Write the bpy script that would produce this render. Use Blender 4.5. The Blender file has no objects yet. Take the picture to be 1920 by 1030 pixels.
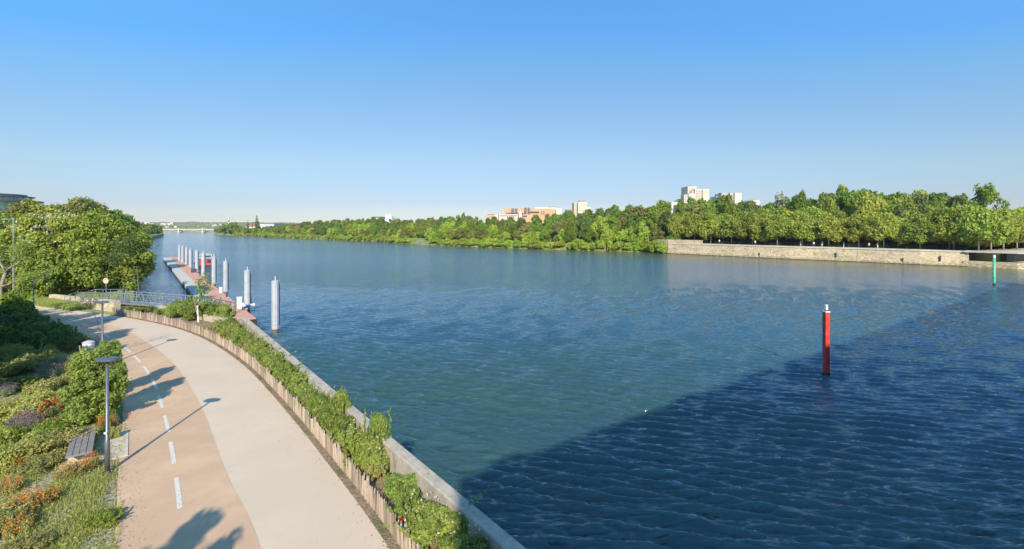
import bpy, bmesh, math, random
import numpy as np
from mathutils import Vector, Matrix
SC = bpy.context.scene
COL = SC.collection
R = math.radians

# ------------------------------------------------------------------ camera, sky, sun, exposure
F = 860.0; HY = 425.0                      # focal length and horizon row, in pixels of the 1920 wide photograph
cam_d = bpy.data.cameras.new('camera'); cam = bpy.data.objects.new('camera', cam_d); COL.objects.link(cam)
cam.location = (0, 0, 11.0); cam.rotation_euler = (R(90), 0, 0)
cam_d.sensor_width = 36; cam_d.lens = 36*F/1920; cam_d.shift_y = -(515-HY)/1920
cam_d.clip_start = 0.1; cam_d.clip_end = 20000
SC.camera = cam
SUN_EL = 30.5
sdx, sdy = 0.106, -0.994                   # horizontal direction towards the sun
w = bpy.data.worlds.new('World'); SC.world = w; w.use_nodes = True
nt = w.node_tree; bg = nt.nodes['Background']
sky = nt.nodes.new('ShaderNodeTexSky'); sky.sky_type = 'NISHITA'; sky.sun_disc = False
sky.sun_elevation = R(SUN_EL); sky.sun_rotation = math.atan2(sdx, sdy)
sky.altitude = 1000; sky.air_density = 0.8; sky.dust_density = 0; sky.ozone_density = 5
# the clear polarised azure of this day: the sky's own colour graded by elevation
tc = nt.nodes.new('ShaderNodeTexCoord'); sp_ = nt.nodes.new('ShaderNodeSeparateXYZ'); rp = nt.nodes.new('ShaderNodeValToRGB')
nt.links.new(tc.outputs['Generated'], sp_.inputs[0]); 
def mth(op, a, b_):
    n = nt.nodes.new('ShaderNodeMath'); n.operation = op
    for i, v in enumerate((a, b_)):
        if isinstance(v, (int, float)): n.inputs[i].default_value = v
        else: nt.links.new(v, n.inputs[i])
    return n.outputs[0]
x2 = mth('MULTIPLY', sp_.outputs[0], sp_.outputs[0]); y2 = mth('MULTIPLY', sp_.outputs[1], sp_.outputs[1])
side = mth('DIVIDE', x2, mth('ADD', mth('ADD', x2, y2), 1e-4))          # 1 at a right angle to the sun, where a clear sky is deepest
nt.links.new(mth('MULTIPLY', sp_.outputs[2], mth('ADD', mth('MULTIPLY', side, .62), 1.0)), rp.inputs[0])
gr = [(.0, (.74, .59, .50)), (.052, (.74, .585, .52)), (.1425, (1.06, .885, .68)), (.245, (1.17, 1.10, .90)), (.334, (1.10, 1.32, 1.15)), (.40, (.92, 1.44, 1.48)), (.7, (1.5, 2.2, 2.1)), (1.0, (1.9, 2.7, 2.5))]
while len(rp.color_ramp.elements) < len(gr): rp.color_ramp.elements.new(.5)
for e_, (p_, c_) in zip(rp.color_ramp.elements, gr): e_.position = p_; e_.color = (*[v/4 for v in c_], 1)
mu = nt.nodes.new('ShaderNodeVectorMath'); mu.operation = 'MULTIPLY'; m2 = nt.nodes.new('ShaderNodeVectorMath'); m2.operation = 'SCALE'; m2.inputs['Scale'].default_value = 4
nt.links.new(sky.outputs[0], mu.inputs[0]); nt.links.new(rp.outputs[0], mu.inputs[1]); nt.links.new(mu.outputs[0], m2.inputs[0])
nt.links.new(m2.outputs[0], bg.inputs[0]); bg.inputs[1].default_value = 0.128
sun_d = bpy.data.lights.new('sun', 'SUN'); sun_d.energy = 5.0; sun_d.angle = R(0.55); sun_d.color = (1.0, 0.90, 0.75)
sun = bpy.data.objects.new('sun', sun_d); COL.objects.link(sun)
ce = math.cos(R(SUN_EL)); sun.rotation_euler = Vector((sdx*ce, sdy*ce, math.sin(R(SUN_EL)))).to_track_quat('Z', 'Y').to_euler()
SC.view_settings.view_transform = 'Standard'; SC.view_settings.look = 'None'
SC.view_settings.exposure = 0.38; SC.view_settings.gamma = 1.0

def P(px, py, z=0.0):
    Y = (11.0-z)*F/(py-HY)
    return ((px-960)/F*Y, Y, z)
def XY(px, Y): return (px-960)/F*Y
def ZY(py, Y): return 11.0+(HY-py)/F*Y

# ------------------------------------------------------------------ tagging and linking
def tag(o, label=None, cat=None, group=None, kind=None):
    if label: o['label'] = label
    if cat: o['category'] = cat
    if group: o['group'] = group
    if kind: o['kind'] = kind
    return o
def empty(name, loc, label, cat, group=None, rz=0):
    o = bpy.data.objects.new(name, None); COL.objects.link(o)
    o.location = loc; o.rotation_euler = (0, 0, rz); o.empty_display_size = 0.3
    return tag(o, label, cat, group)
def link(name, me, parent=None, loc=(0, 0, 0), rz=0, mat=None):
    o = bpy.data.objects.new(name, me); COL.objects.link(o)
    if parent: o.parent = parent
    o.location = loc; o.rotation_euler = (0, 0, rz)
    if mat is not None and len(me.materials) == 0: me.materials.append(mat)
    return o
def copy_tree(o, parent=None, label=None):
    c = o.copy(); COL.objects.link(c); c.parent = parent
    if label: c['label'] = label
    for ch in list(o.children): copy_tree(ch, c)
    return c

ORD = 'first second third fourth fifth sixth seventh eighth ninth tenth eleventh twelfth thirteenth fourteenth fifteenth sixteenth seventeenth eighteenth nineteenth twentieth'.split()
TENS = ['', '', 'twenty', 'thirty', 'forty', 'fifty', 'sixty', 'seventy']
def ordw(n):
    if n <= 20: return ORD[n-1]
    return TENS[n//10]+('ieth' if n % 10 == 0 else '-'+ORD[n % 10-1]) if n % 10 else TENS[n//10][:-1]+'ieth'
USED = {}
def uniq(base, tail):
    USED[base] = USED.get(base, 0)+1; return '%s %s, %s' % (ordw(USED[base]), base, tail)
# ------------------------------------------------------------------ materials
def mat(name, col, rough=0.7, metal=0.0, noise=None, bump=0.0, bscale=8, spec=0.5, trans=0):
    """noise = (scale, other colour, contrast lo, hi)"""
    m = bpy.data.materials.new(name); m.use_nodes = True; t = m.node_tree; b = t.nodes['Principled BSDF']
    b.inputs['Base Color'].default_value = (*col, 1); b.inputs['Roughness'].default_value = rough
    b.inputs['Metallic'].default_value = metal; b.inputs['Specular IOR Level'].default_value = spec
    geo = t.nodes.new('ShaderNodeNewGeometry')
    if noise:
        n = t.nodes.new('ShaderNodeTexNoise'); n.inputs['Scale'].default_value = noise[0]; n.inputs['Detail'].default_value = 6
        n.inputs['Roughness'].default_value = 0.65
        t.links.new(geo.outputs['Position'], n.inputs['Vector'])
        r = t.nodes.new('ShaderNodeValToRGB'); r.color_ramp.elements[0].position = noise[2]; r.color_ramp.elements[1].position = noise[3]
        r.color_ramp.elements[0].color = (*col, 1); r.color_ramp.elements[1].color = (*noise[1], 1)
        t.links.new(n.outputs['Fac'], r.inputs[0]); t.links.new(r.outputs[0], b.inputs['Base Color'])
    if bump:
        n2 = t.nodes.new('ShaderNodeTexNoise'); n2.inputs['Scale'].default_value = bscale; n2.inputs['Detail'].default_value = 8
        t.links.new(geo.outputs['Position'], n2.inputs['Vector'])
        bp = t.nodes.new('ShaderNodeBump'); bp.inputs['Strength'].default_value = 1; bp.inputs['Distance'].default_value = bump
        t.links.new(n2.outputs['Fac'], bp.inputs['Height']); t.links.new(bp.outputs[0], b.inputs['Normal'])
    return m
def mix_noise(m, scale, col, lo, hi, stretch=(1, 1, 1), fac=1.0):
    """lay one more noise-masked colour over a material's base colour"""
    t = m.node_tree; b = t.nodes['Principled BSDF']; geo = t.nodes.new('ShaderNodeNewGeometry')
    vm = t.nodes.new('ShaderNodeVectorMath'); vm.operation = 'MULTIPLY'; vm.inputs[1].default_value = stretch
    t.links.new(geo.outputs['Position'], vm.inputs[0])
    n = t.nodes.new('ShaderNodeTexNoise'); n.inputs['Scale'].default_value = scale; n.inputs['Detail'].default_value = 7; n.inputs['Roughness'].default_value = 0.6
    t.links.new(vm.outputs[0], n.inputs['Vector'])
    mr = t.nodes.new('ShaderNodeMapRange'); mr.inputs[1].default_value = lo; mr.inputs[2].default_value = hi; mr.inputs[4].default_value = fac
    t.links.new(n.outputs['Fac'], mr.inputs[0])
    mx = t.nodes.new('ShaderNodeMix'); mx.data_type = 'RGBA'; mx.inputs[7].default_value = (*col, 1)
    t.links.new(mr.outputs[0], mx.inputs[0])
    if b.inputs['Base Color'].is_linked: t.links.new(b.inputs['Base Color'].links[0].from_socket, mx.inputs[6])
    else: mx.inputs[6].default_value = b.inputs['Base Color'].default_value
    t.links.new(mx.outputs[2], b.inputs['Base Color'])
    return m
def leaf_mat(name, c1, c2, c3=None, transl=0.45, obj_var=0.22):
    LG = 1.85 if max(c2) < .5 else 1.0; c1 = tuple(v*LG*k for v, k in zip(c1, (1.12, 1, .9))); c2 = tuple(v*LG*k for v, k in zip(c2, (1.12, 1, .9)))
    m = bpy.data.materials.new(name); m.use_nodes = True; t = m.node_tree; b = t.nodes['Principled BSDF']
    geo = t.nodes.new('ShaderNodeNewGeometry'); r = t.nodes.new('ShaderNodeValToRGB')
    r.color_ramp.elements[0].color = (*c1, 1); r.color_ramp.elements[1].color = (*c2, 1)
    if c3:
        e = r.color_ramp.elements.new(0.86); e.color = (*c2, 1); r.color_ramp.elements[2].color = (*c3, 1)
    t.links.new(geo.outputs['Random Per Island'], r.inputs[0])
    oi = t.nodes.new('ShaderNodeObjectInfo'); hs = t.nodes.new('ShaderNodeHueSaturation')
    mr = t.nodes.new('ShaderNodeMapRange'); mr.inputs[3].default_value = 1-obj_var; mr.inputs[4].default_value = 1+obj_var
    t.links.new(oi.outputs['Random'], mr.inputs[0]); t.links.new(mr.outputs[0], hs.inputs['Value'])
    mh = t.nodes.new('ShaderNodeMapRange'); mh.inputs[3].default_value = 0.485; mh.inputs[4].default_value = 0.515
    ml = t.nodes.new('ShaderNodeMath'); ml.operation = 'FRACT'; m7 = t.nodes.new('ShaderNodeMath'); m7.operation = 'MULTIPLY'; m7.inputs[1].default_value = 7.31
    t.links.new(oi.outputs['Random'], m7.inputs[0]); t.links.new(m7.outputs[0], ml.inputs[0]); t.links.new(ml.outputs[0], mh.inputs[0]); t.links.new(mh.outputs[0], hs.inputs['Hue'])
    t.links.new(r.outputs[0], hs.inputs['Color']); t.links.new(hs.outputs[0], b.inputs['Base Color'])
    b.inputs['Roughness'].default_value = 0.55; b.inputs['Specular IOR Level'].default_value = 0.3
    tr = t.nodes.new('ShaderNodeBsdfTranslucent'); t.links.new(hs.outputs[0], tr.inputs['Color'])
    mx = t.nodes.new('ShaderNodeMixShader'); mx.inputs[0].default_value = transl
    out = t.nodes['Material Output']; t.links.new(b.outputs[0], mx.inputs[1]); t.links.new(tr.outputs[0], mx.inputs[2]); t.links.new(mx.outputs[0], out.inputs[0])
    return m

M = {}
M['leaf_plane'] = leaf_mat('leaf_plane', (0.095, 0.145, 0.024), (0.24, 0.29, 0.05))
M['leaf_mid'] = leaf_mat('leaf_mid', (0.055, 0.11, 0.016), (0.15, 0.23, 0.032))
M['leaf_dark'] = leaf_mat('leaf_dark', (0.050, 0.088, 0.024), (0.125, 0.175, 0.05))
M['leaf_light'] = leaf_mat('leaf_light', (0.11, 0.18, 0.022), (0.25, 0.33, 0.05))
M['leaf_olive'] = leaf_mat('leaf_olive', (0.09, 0.115, 0.03), (0.19, 0.20, 0.06))
M['leaf_grey'] = leaf_mat('leaf_grey', (0.12, 0.15, 0.08), (0.26, 0.29, 0.18))
M['leaf_near'] = leaf_mat('leaf_near', (0.065, 0.115, 0.020), (0.19, 0.255, 0.045))
M['leaf_rose'] = leaf_mat('leaf_rose', (0.075, 0.125, 0.026), (0.20, 0.27, 0.06), (0.30, 0.33, 0.12))
M['leaf_euph'] = leaf_mat('leaf_euph', (0.13, 0.17, 0.045), (0.30, 0.32, 0.10))
M['leaf_weed'] = leaf_mat('leaf_weed', (0.10, 0.13, 0.04), (0.28, 0.28, 0.11))
M['leaf_blue'] = leaf_mat('leaf_blue', (0.12, 0.18, 0.12), (0.26, 0.33, 0.22))
M['leaf_brown'] = leaf_mat('leaf_brown', (0.10, 0.08, 0.05), (0.22, 0.15, 0.10))
M['blossom'] = leaf_mat('blossom', (0.55, 0.55, 0.42), (0.8, 0.78, 0.66), obj_var=0.05)
M['petal_orange'] = leaf_mat('petal_orange', (0.80, 0.17, 0.015), (0.9, 0.34, 0.03), obj_var=0.05)
M['petal_purple'] = leaf_mat('petal_purple', (0.10, 0.075, 0.10), (0.20, 0.15, 0.20), obj_var=0.1)
M['petal_white'] = leaf_mat('petal_white', (0.7, 0.7, 0.66), (0.85, 0.83, 0.8), obj_var=0.05)
M['petal_red'] = leaf_mat('petal_red', (0.6, 0.01, 0.01), (0.75, 0.03, 0.02), obj_var=0.05)
M['grass'] = leaf_mat('grass', (0.13, 0.19, 0.04), (0.30, 0.33, 0.10), (0.45, 0.38, 0.20))
M['bark'] = mat('bark', (0.13, 0.10, 0.07), 0.9, noise=(3, (0.22, 0.19, 0.14), .4, .6), bump=.03)
M['bark_pale'] = mat('bark_pale', (0.42, 0.38, 0.28), 0.9, noise=(3, (0.25, 0.22, 0.15), .5, .65))
M['soil'] = mix_noise(mat('soil', (0.23, 0.155, 0.10), 0.95, noise=(9, (0.36, 0.26, 0.17), .4, .6), bump=.05, bscale=16), 1.3, (0.14, 0.15, 0.055), .5, .62)
M['ground'] = mix_noise(mat('ground', (0.22, 0.22, 0.085), 0.95, noise=(1.5, (0.46, 0.37, 0.23), .38, .58), bump=.05, bscale=12), 9, (0.08, 0.12, 0.03), .48, .6)
M['lawn'] = mix_noise(mat('lawn', (0.22, 0.28, 0.06), 0.95, noise=(.6, (0.33, 0.35, 0.11), .4, .65), bump=.05, bscale=8), 6, (0.11, 0.15, 0.035), .5, .65)
M['cycle'] = mix_noise(mat('cycle', (0.61, 0.41, 0.25), 0.9, noise=(60, (0.52, 0.35, 0.235), .35, .7), bump=.004, bscale=120, spec=.2), .55, (0.65, 0.445, 0.275), .42, .62)
M['foot'] = mix_noise(mat('foot', (0.70, 0.555, 0.40), 0.9, noise=(45, (0.61, 0.48, 0.345), .35, .7), bump=.004, bscale=120, spec=.2), .5, (0.63, 0.50, 0.365), .46, .62)
mix_noise(M['cycle'], .25, (0.53, 0.36, 0.225), .5, .62, (1, 1, 1), .6); mix_noise(M['foot'], .18, (0.61, 0.485, 0.345), .5, .6, (1, 1, 1), .7); mix_noise(M['foot'], 2.2, (0.61, 0.49, 0.36), .56, .68, (1, 1, 1), .8)
mix_noise(M['foot'], 7, (0.42, 0.34, 0.26), .66, .74); mix_noise(M['cycle'], 6, (0.36, 0.25, 0.18), .67, .76)
M['paint'] = mix_noise(mat('paint', (0.70, 0.67, 0.58), 0.7), 22, (0.55, 0.41, 0.29), .50, .62)
M['concrete'] = mix_noise(mat('concrete', (0.50, 0.43, 0.33), 0.9, noise=(2.5, (0.36, 0.31, 0.24), .45, .65), bump=.012, bscale=25), 3, (0.23, 0.21, 0.15), .57, .72, (1, 1, .25))
M['concrete_pale'] = mix_noise(mat('concrete_pale', (0.60, 0.57, 0.49), 0.85, noise=(1.2, (0.48, 0.46, 0.38), .4, .6)), .8, (0.36, 0.38, 0.28), .58, .7)
M['pavement'] = mat('pavement', (0.60, 0.52, 0.40), 0.9, noise=(3, (0.53, 0.45, 0.34), .4, .6), spec=.2)
M['steel_grey'] = mix_noise(mat('steel_grey', (0.45, 0.48, 0.51), 0.6, noise=(1.5, (0.38, 0.41, 0.44), .4, .6)), 2.5, (0.33, 0.32, 0.28), .6, .75, (3, 3, .5))
M['rail_dark'] = mat('rail_dark', (0.05, 0.06, 0.07), 0.6)
M['galv'] = mat('galv', (0.50, 0.52, 0.54), 0.35, 0.6, noise=(4, (0.40, 0.42, 0.44), .4, .6))
M['lamp_metal'] = mat('lamp_metal', (0.12, 0.135, 0.15), 0.4, 0.4, noise=(8, (0.16, 0.175, 0.19), .4, .6))
M['black_metal'] = mat('black_metal', (0.02, 0.02, 0.022), 0.5)
M['deck_red'] = mix_noise(mat('deck_red', (0.60, 0.29, 0.20), 0.85, noise=(1.2, (0.66, 0.36, 0.26), .4, .6)), 3, (0.42, 0.20, 0.14), .55, .72)
M['white'] = mat('white', (0.78, 0.77, 0.74), 0.6)
M['tar'] = mat('tar', (0.03, 0.028, 0.022), 0.7)
M['wood_pale'] = mix_noise(mat('wood_pale', (0.44, 0.36, 0.27), 0.9, noise=(12, (0.31, 0.25, 0.19), .4, .6), bump=.01, bscale=40), 5, (0.22, 0.18, 0.14), .55, .7)
def picket_mat():
    m = leaf_mat('picket', (0.085, 0.076, 0.063), (0.22, 0.198, 0.168), transl=0, obj_var=.1); return m
M['picket'] = picket_mat()
M['bench_wood'] = mix_noise(mat('bench_wood', (0.20, 0.165, 0.145), 0.8, bump=.006, bscale=30), 4, (0.30, 0.26, 0.23), .4, .65, (6, 1, 1))
M['red_post'] = mix_noise(mat('red_post', (0.58, 0.045, 0.03), 0.45, noise=(2.5, (0.66, 0.10, 0.07), .45, .65)), 2.2, (0.30, 0.03, 0.025), .55, .7, (3, 3, .6))
M['green_post'] = mix_noise(mat('green_post', (0.08, 0.55, 0.25), 0.5), 2, (0.05, 0.36, 0.18), .5, .65)
M['glass_dark'] = mat('glass_dark', (0.05, 0.07, 0.09), 0.15)
M['glass_green'] = mat('glass_green', (0.16, 0.36, 0.34), 0.12, noise=(.35, (0.45, 0.62, 0.58), .4, .6))
M['slate'] = mat('slate', (0.10, 0.10, 0.11), 0.5)
M['brick_orange'] = mix_noise(mat('brick_orange', (0.52, 0.30, 0.17), 0.9, noise=(.1, (0.57, 0.35, 0.21), .4, .6)), 1.2, (0.43, 0.25, 0.15), .5, .65)
M['brick_red'] = mat('brick_red', (0.40, 0.17, 0.10), 0.9)
M['cream'] = mat('cream', (0.66, 0.60, 0.50), 0.9, noise=(.15, (0.56, 0.50, 0.41), .4, .65))
M['cream_pink'] = mat('cream_pink', (0.58, 0.48, 0.42), 0.9, noise=(.15, (0.50, 0.42, 0.36), .4, .65))
M['grey_panel'] = mat('grey_panel', (0.42, 0.47, 0.52), 0.6)
M['cream_roof'] = mat('cream_roof', (0.60, 0.52, 0.38), 0.9)
M['hedge'] = leaf_mat('hedge', (0.022, 0.045, 0.012), (0.05, 0.09, 0.02))
M['boat_red'] = mat('boat_red', (0.50, 0.09, 0.07), 0.5)
M['yellowish'] = mat('yellowish', (0.50, 0.46, 0.30), 0.7)
M['hill'] = mix_noise(mat('hill', (0.20, 0.25, 0.13), 0.95, noise=(.012, (0.30, 0.31, 0.20), .4, .6)), .05, (0.13, 0.17, 0.10), .48, .6)
M['skin'] = mat('skin', (0.55, 0.36, 0.27), 0.6); M['cloth_white'] = mat('cloth_white', (0.7, 0.7, 0.72), 0.9); M['cloth_navy'] = mat('cloth_navy', (0.05, 0.06, 0.12), 0.9)

def stone_mat(name, base, alt, stain, bw=1.6, bh=0.5):
    m = mat(name, base, 0.95); t = m.node_tree; b = t.nodes['Principled BSDF']
    uv = t.nodes.new('ShaderNodeUVMap'); br = t.nodes.new('ShaderNodeTexBrick'); br.inputs['Scale'].default_value = 1
    br.inputs['Brick Width'].default_value = bw; br.inputs['Row Height'].default_value = bh; br.inputs['Mortar Size'].default_value = .035
    br.inputs['Color1'].default_value = (*base, 1); br.inputs['Color2'].default_value = (*alt, 1); br.inputs['Mortar'].default_value = (base[0]*.6, base[1]*.6, base[2]*.55, 1)
    t.links.new(uv.outputs[0], br.inputs['Vector']); t.links.new(br.outputs['Color'], b.inputs['Base Color'])
    geo = t.nodes.new('ShaderNodeNewGeometry'); sz = t.nodes.new('ShaderNodeSeparateXYZ'); t.links.new(geo.outputs['Position'], sz.inputs[0])
    nz = t.nodes.new('ShaderNodeTexNoise'); nz.inputs['Scale'].default_value = .6; t.links.new(geo.outputs['Position'], nz.inputs['Vector'])
    ad = t.nodes.new('ShaderNodeMath'); ad.operation = 'ADD'; t.links.new(sz.outputs[2], ad.inputs[0]); t.links.new(nz.outputs['Fac'], ad.inputs[1])
    dm = t.nodes.new('ShaderNodeMapRange'); dm.inputs[1].default_value = .95; dm.inputs[2].default_value = 1.45; dm.inputs[3].default_value = .75; dm.inputs[4].default_value = 0; t.links.new(ad.outputs[0], dm.inputs[0])
    mx = t.nodes.new('ShaderNodeMix'); mx.data_type = 'RGBA'; mx.inputs[7].default_value = (.24, .20, .11, 1); t.links.new(dm.outputs[0], mx.inputs[0]); t.links.new(br.outputs['Color'], mx.inputs[6]); t.links.new(mx.outputs[2], b.inputs['Base Color'])
    mix_noise(m, .22, stain, .46, .60, (1, 1, 2)); mix_noise(m, .5, (.22, .20, .10), .60, .66, (1, 1, 2.5)); mix_noise(m, 1.6, (base[0]*1.12, base[1]*1.12, base[2]*1.1), .5, .62, (1, 1, 2)); mix_noise(m, 1.1, (base[0]*.5, base[1]*.5, base[2]*.45), .6, .7, (1, 1, .4))
    return m
M['quay_stone'] = stone_mat('quay_stone', (0.63, 0.50, 0.335), (0.49, 0.39, 0.265), (0.35, 0.31, 0.175))
M['low_wall'] = stone_mat('low_wall', (0.60, 0.50, 0.36), (0.52, 0.44, 0.32), (0.42, 0.36, 0.25), .5, .2)

# water
def water_mat():
    m = bpy.data.materials.new('water'); m.use_nodes = True; t = m.node_tree; b = t.nodes['Principled BSDF']
    b.inputs['Roughness'].default_value = 0.07; b.inputs['IOR'].default_value = 1.62
    geo = t.nodes.new('ShaderNodeNewGeometry'); prev = None
    def noise(sc, st, rot, det=3, typ='FBM'):
        mp = t.nodes.new('ShaderNodeMapping'); mp.inputs['Rotation'].default_value = (0, 0, rot); mp.inputs['Scale'].default_value = st
        t.links.new(geo.outputs['Position'], mp.inputs['Vector'])
        n = t.nodes.new('ShaderNodeTexNoise'); n.noise_type = typ; n.inputs['Scale'].default_value = sc; n.inputs['Detail'].default_value = det; n.inputs['Distortion'].default_value = .3
        t.links.new(mp.outputs[0], n.inputs['Vector']); return n
    # murky patches and wind streaks
    n0 = noise(.035, (.5, 1.6, 1), .35, 5); r0 = t.nodes.new('ShaderNodeValToRGB'); r0.color_ramp.elements[0].position = .4; r0.color_ramp.elements[1].position = .62
    r0.color_ramp.elements[0].color = (.034, .088, .076, 1); r0.color_ramp.elements[1].color = (.026, .076, .098, 1)
    t.links.new(n0.outputs['Fac'], r0.inputs[0])
    # green near the quay; brighter blue painted farther out, standing in for sky reflection
    vq = t.nodes.new('ShaderNodeVectorMath'); vq.operation = 'DISTANCE'; vq.inputs[1].default_value = (-5, 5, 0); t.links.new(geo.outputs['Position'], vq.inputs[0])
    mq = t.nodes.new('ShaderNodeMapRange'); mq.inputs[1].default_value = 25; mq.inputs[2].default_value = 130; t.links.new(vq.outputs['Value'], mq.inputs[0])
    xq = t.nodes.new('ShaderNodeMix'); xq.data_type = 'RGBA'; xq.inputs[7].default_value = (.055, .145, .235, 1); t.links.new(mq.outputs[0], xq.inputs[0]); t.links.new(r0.outputs[0], xq.inputs[6])
    # the far bank's olive reflection, put into the base colour as a band
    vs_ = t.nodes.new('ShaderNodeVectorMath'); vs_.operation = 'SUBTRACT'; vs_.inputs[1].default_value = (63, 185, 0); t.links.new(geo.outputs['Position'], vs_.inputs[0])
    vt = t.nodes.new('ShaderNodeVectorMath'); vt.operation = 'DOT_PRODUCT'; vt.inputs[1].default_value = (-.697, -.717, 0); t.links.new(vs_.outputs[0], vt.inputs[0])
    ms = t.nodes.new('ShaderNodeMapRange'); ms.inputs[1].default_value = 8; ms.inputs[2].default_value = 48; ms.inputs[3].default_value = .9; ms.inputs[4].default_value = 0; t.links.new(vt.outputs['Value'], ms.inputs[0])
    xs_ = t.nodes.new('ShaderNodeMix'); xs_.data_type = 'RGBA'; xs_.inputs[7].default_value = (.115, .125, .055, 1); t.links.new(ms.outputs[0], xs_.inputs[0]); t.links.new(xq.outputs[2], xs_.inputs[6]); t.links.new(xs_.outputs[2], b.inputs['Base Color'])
    gust = t.nodes.new('ShaderNodeMapRange'); gust.inputs[1].default_value = .35; gust.inputs[2].default_value = .65; gust.inputs[3].default_value = .7; gust.inputs[4].default_value = 1.4
    t.links.new(noise(.02, (.35, 1.5, 1), .2, 4).outputs['Fac'], gust.inputs[0])
    # the open reach is rougher than the sheltered water beside the near quay
    vd = t.nodes.new('ShaderNodeVectorMath'); vd.operation = 'DISTANCE'; vd.inputs[1].default_value = (-8, 12, 0); t.links.new(geo.outputs['Position'], vd.inputs[0])
    rr = t.nodes.new('ShaderNodeMapRange'); rr.inputs[1].default_value = 25; rr.inputs[2].default_value = 120; rr.inputs[3].default_value = 1; rr.inputs[4].default_value = 1.15; t.links.new(vd.outputs['Value'], rr.inputs[0])
    gm = t.nodes.new('ShaderNodeMath'); gm.operation = 'MULTIPLY'; t.links.new(gust.outputs[0], gm.inputs[0]); t.links.new(rr.outputs[0], gm.inputs[1])
    r2 = t.nodes.new('ShaderNodeMapRange'); r2.inputs[1].default_value = 25; r2.inputs[2].default_value = 140; r2.inputs[3].default_value = .03; r2.inputs[4].default_value = .10; t.links.new(vd.outputs['Value'], r2.inputs[0]); t.links.new(r2.outputs[0], b.inputs['Roughness'])
    for sc, st, rot, dist, typ in ((.7, (.3, 1, 1), -.1, .09, 'FBM'), (1.9, (.30, 1, 1), -.28, .10, 'FBM'), (4.6, (.34, 1, 1), -.3, .072, 'FBM'), (12, (.45, 1, 1), -.2, .016, 'FBM')):
        n = noise(sc, st, rot, 3, typ)
        bp = t.nodes.new('ShaderNodeBump'); bp.inputs['Distance'].default_value = dist; t.links.new(gm.outputs[0], bp.inputs['Strength'])
        t.links.new(n.outputs['Fac'], bp.inputs['Height'])
        if prev: t.links.new(prev.outputs[0], bp.inputs['Normal'])
        prev = bp
    t.links.new(prev.outputs[0], b.inputs['Normal'])
    if SSS:
        b.inputs['Subsurface Weight'].default_value = 1; b.inputs['Subsurface Radius'].default_value = (1, 1, 1); b.inputs['Subsurface Scale'].default_value = 1.5
    return m
SSS = True
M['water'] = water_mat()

# ------------------------------------------------------------------ mesh helpers
def np_mesh(name, V, Fc, mats=None, smooth=False):
    """V (n,3), Fc (m,k) with constant k"""
    V = np.asarray(V, dtype=np.float32); Fc = np.asarray(Fc, dtype=np.int32); k = Fc.shape[1]
    me = bpy.data.meshes.new(name); me.vertices.add(len(V)); me.vertices.foreach_set('co', V.ravel())
    me.loops.add(Fc.size); me.loops.foreach_set('vertex_index', Fc.ravel())
    me.polygons.add(len(Fc)); me.polygons.foreach_set('loop_start', np.arange(0, Fc.size, k, dtype=np.int32))
    me.polygons.foreach_set('loop_total', np.full(len(Fc), k, dtype=np.int32))
    if smooth: me.polygons.foreach_set('use_smooth', np.ones(len(Fc), dtype=bool))
    me.update(calc_edges=True); me.validate()
    for m_ in (mats or []): me.materials.append(m_)
    return me
def leaf_arrays(C, N, S, rng, aspect=0.6):
    n = len(C); N = N/np.maximum(np.linalg.norm(N, axis=1, keepdims=True), 1e-6)
    A = rng.normal(size=(n, 3)); U = np.cross(N, A); U /= np.maximum(np.linalg.norm(U, axis=1, keepdims=True), 1e-6); W = np.cross(N, U)
    S = S[:, None]; V = np.stack([C-U*S, C+W*S*aspect+U*S*.1, C+U*S, C-W*S*aspect+U*S*.1], 1).reshape(-1, 3)
    return V, np.arange(4*n, dtype=np.int32).reshape(-1, 4)
def clumps_mesh(name, centers, radii, n, leaf, m, seed, aspect=.6, flat=.8, up=.35, shell=.55, zmin=None):
    rng = np.random.default_rng(seed); centers = np.array(centers); radii = np.array(radii)
    wts = radii**2; idx = rng.choice(len(centers), n, p=wts/wts.sum())
    D = rng.normal(size=(n, 3)); D /= np.linalg.norm(D, axis=1, keepdims=True)
    rr = radii[idx]*(shell+(1-shell)*rng.random(n)**.7)*(1+.12*rng.normal(size=n))
    C = centers[idx]+D*rr[:, None]*np.array([1, 1, flat])
    N = D*.8+np.array([0, 0, up])+rng.normal(size=(n, 3))*.55
    S = leaf*(0.6+.8*rng.random(n))
    if zmin is not None:
        k = C[:, 2] > zmin; C, N, S = C[k], N[k], S[k]
    V, Fc = leaf_arrays(C, N, S, rng, aspect)
    return np_mesh(name, V, Fc, [m])
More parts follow.
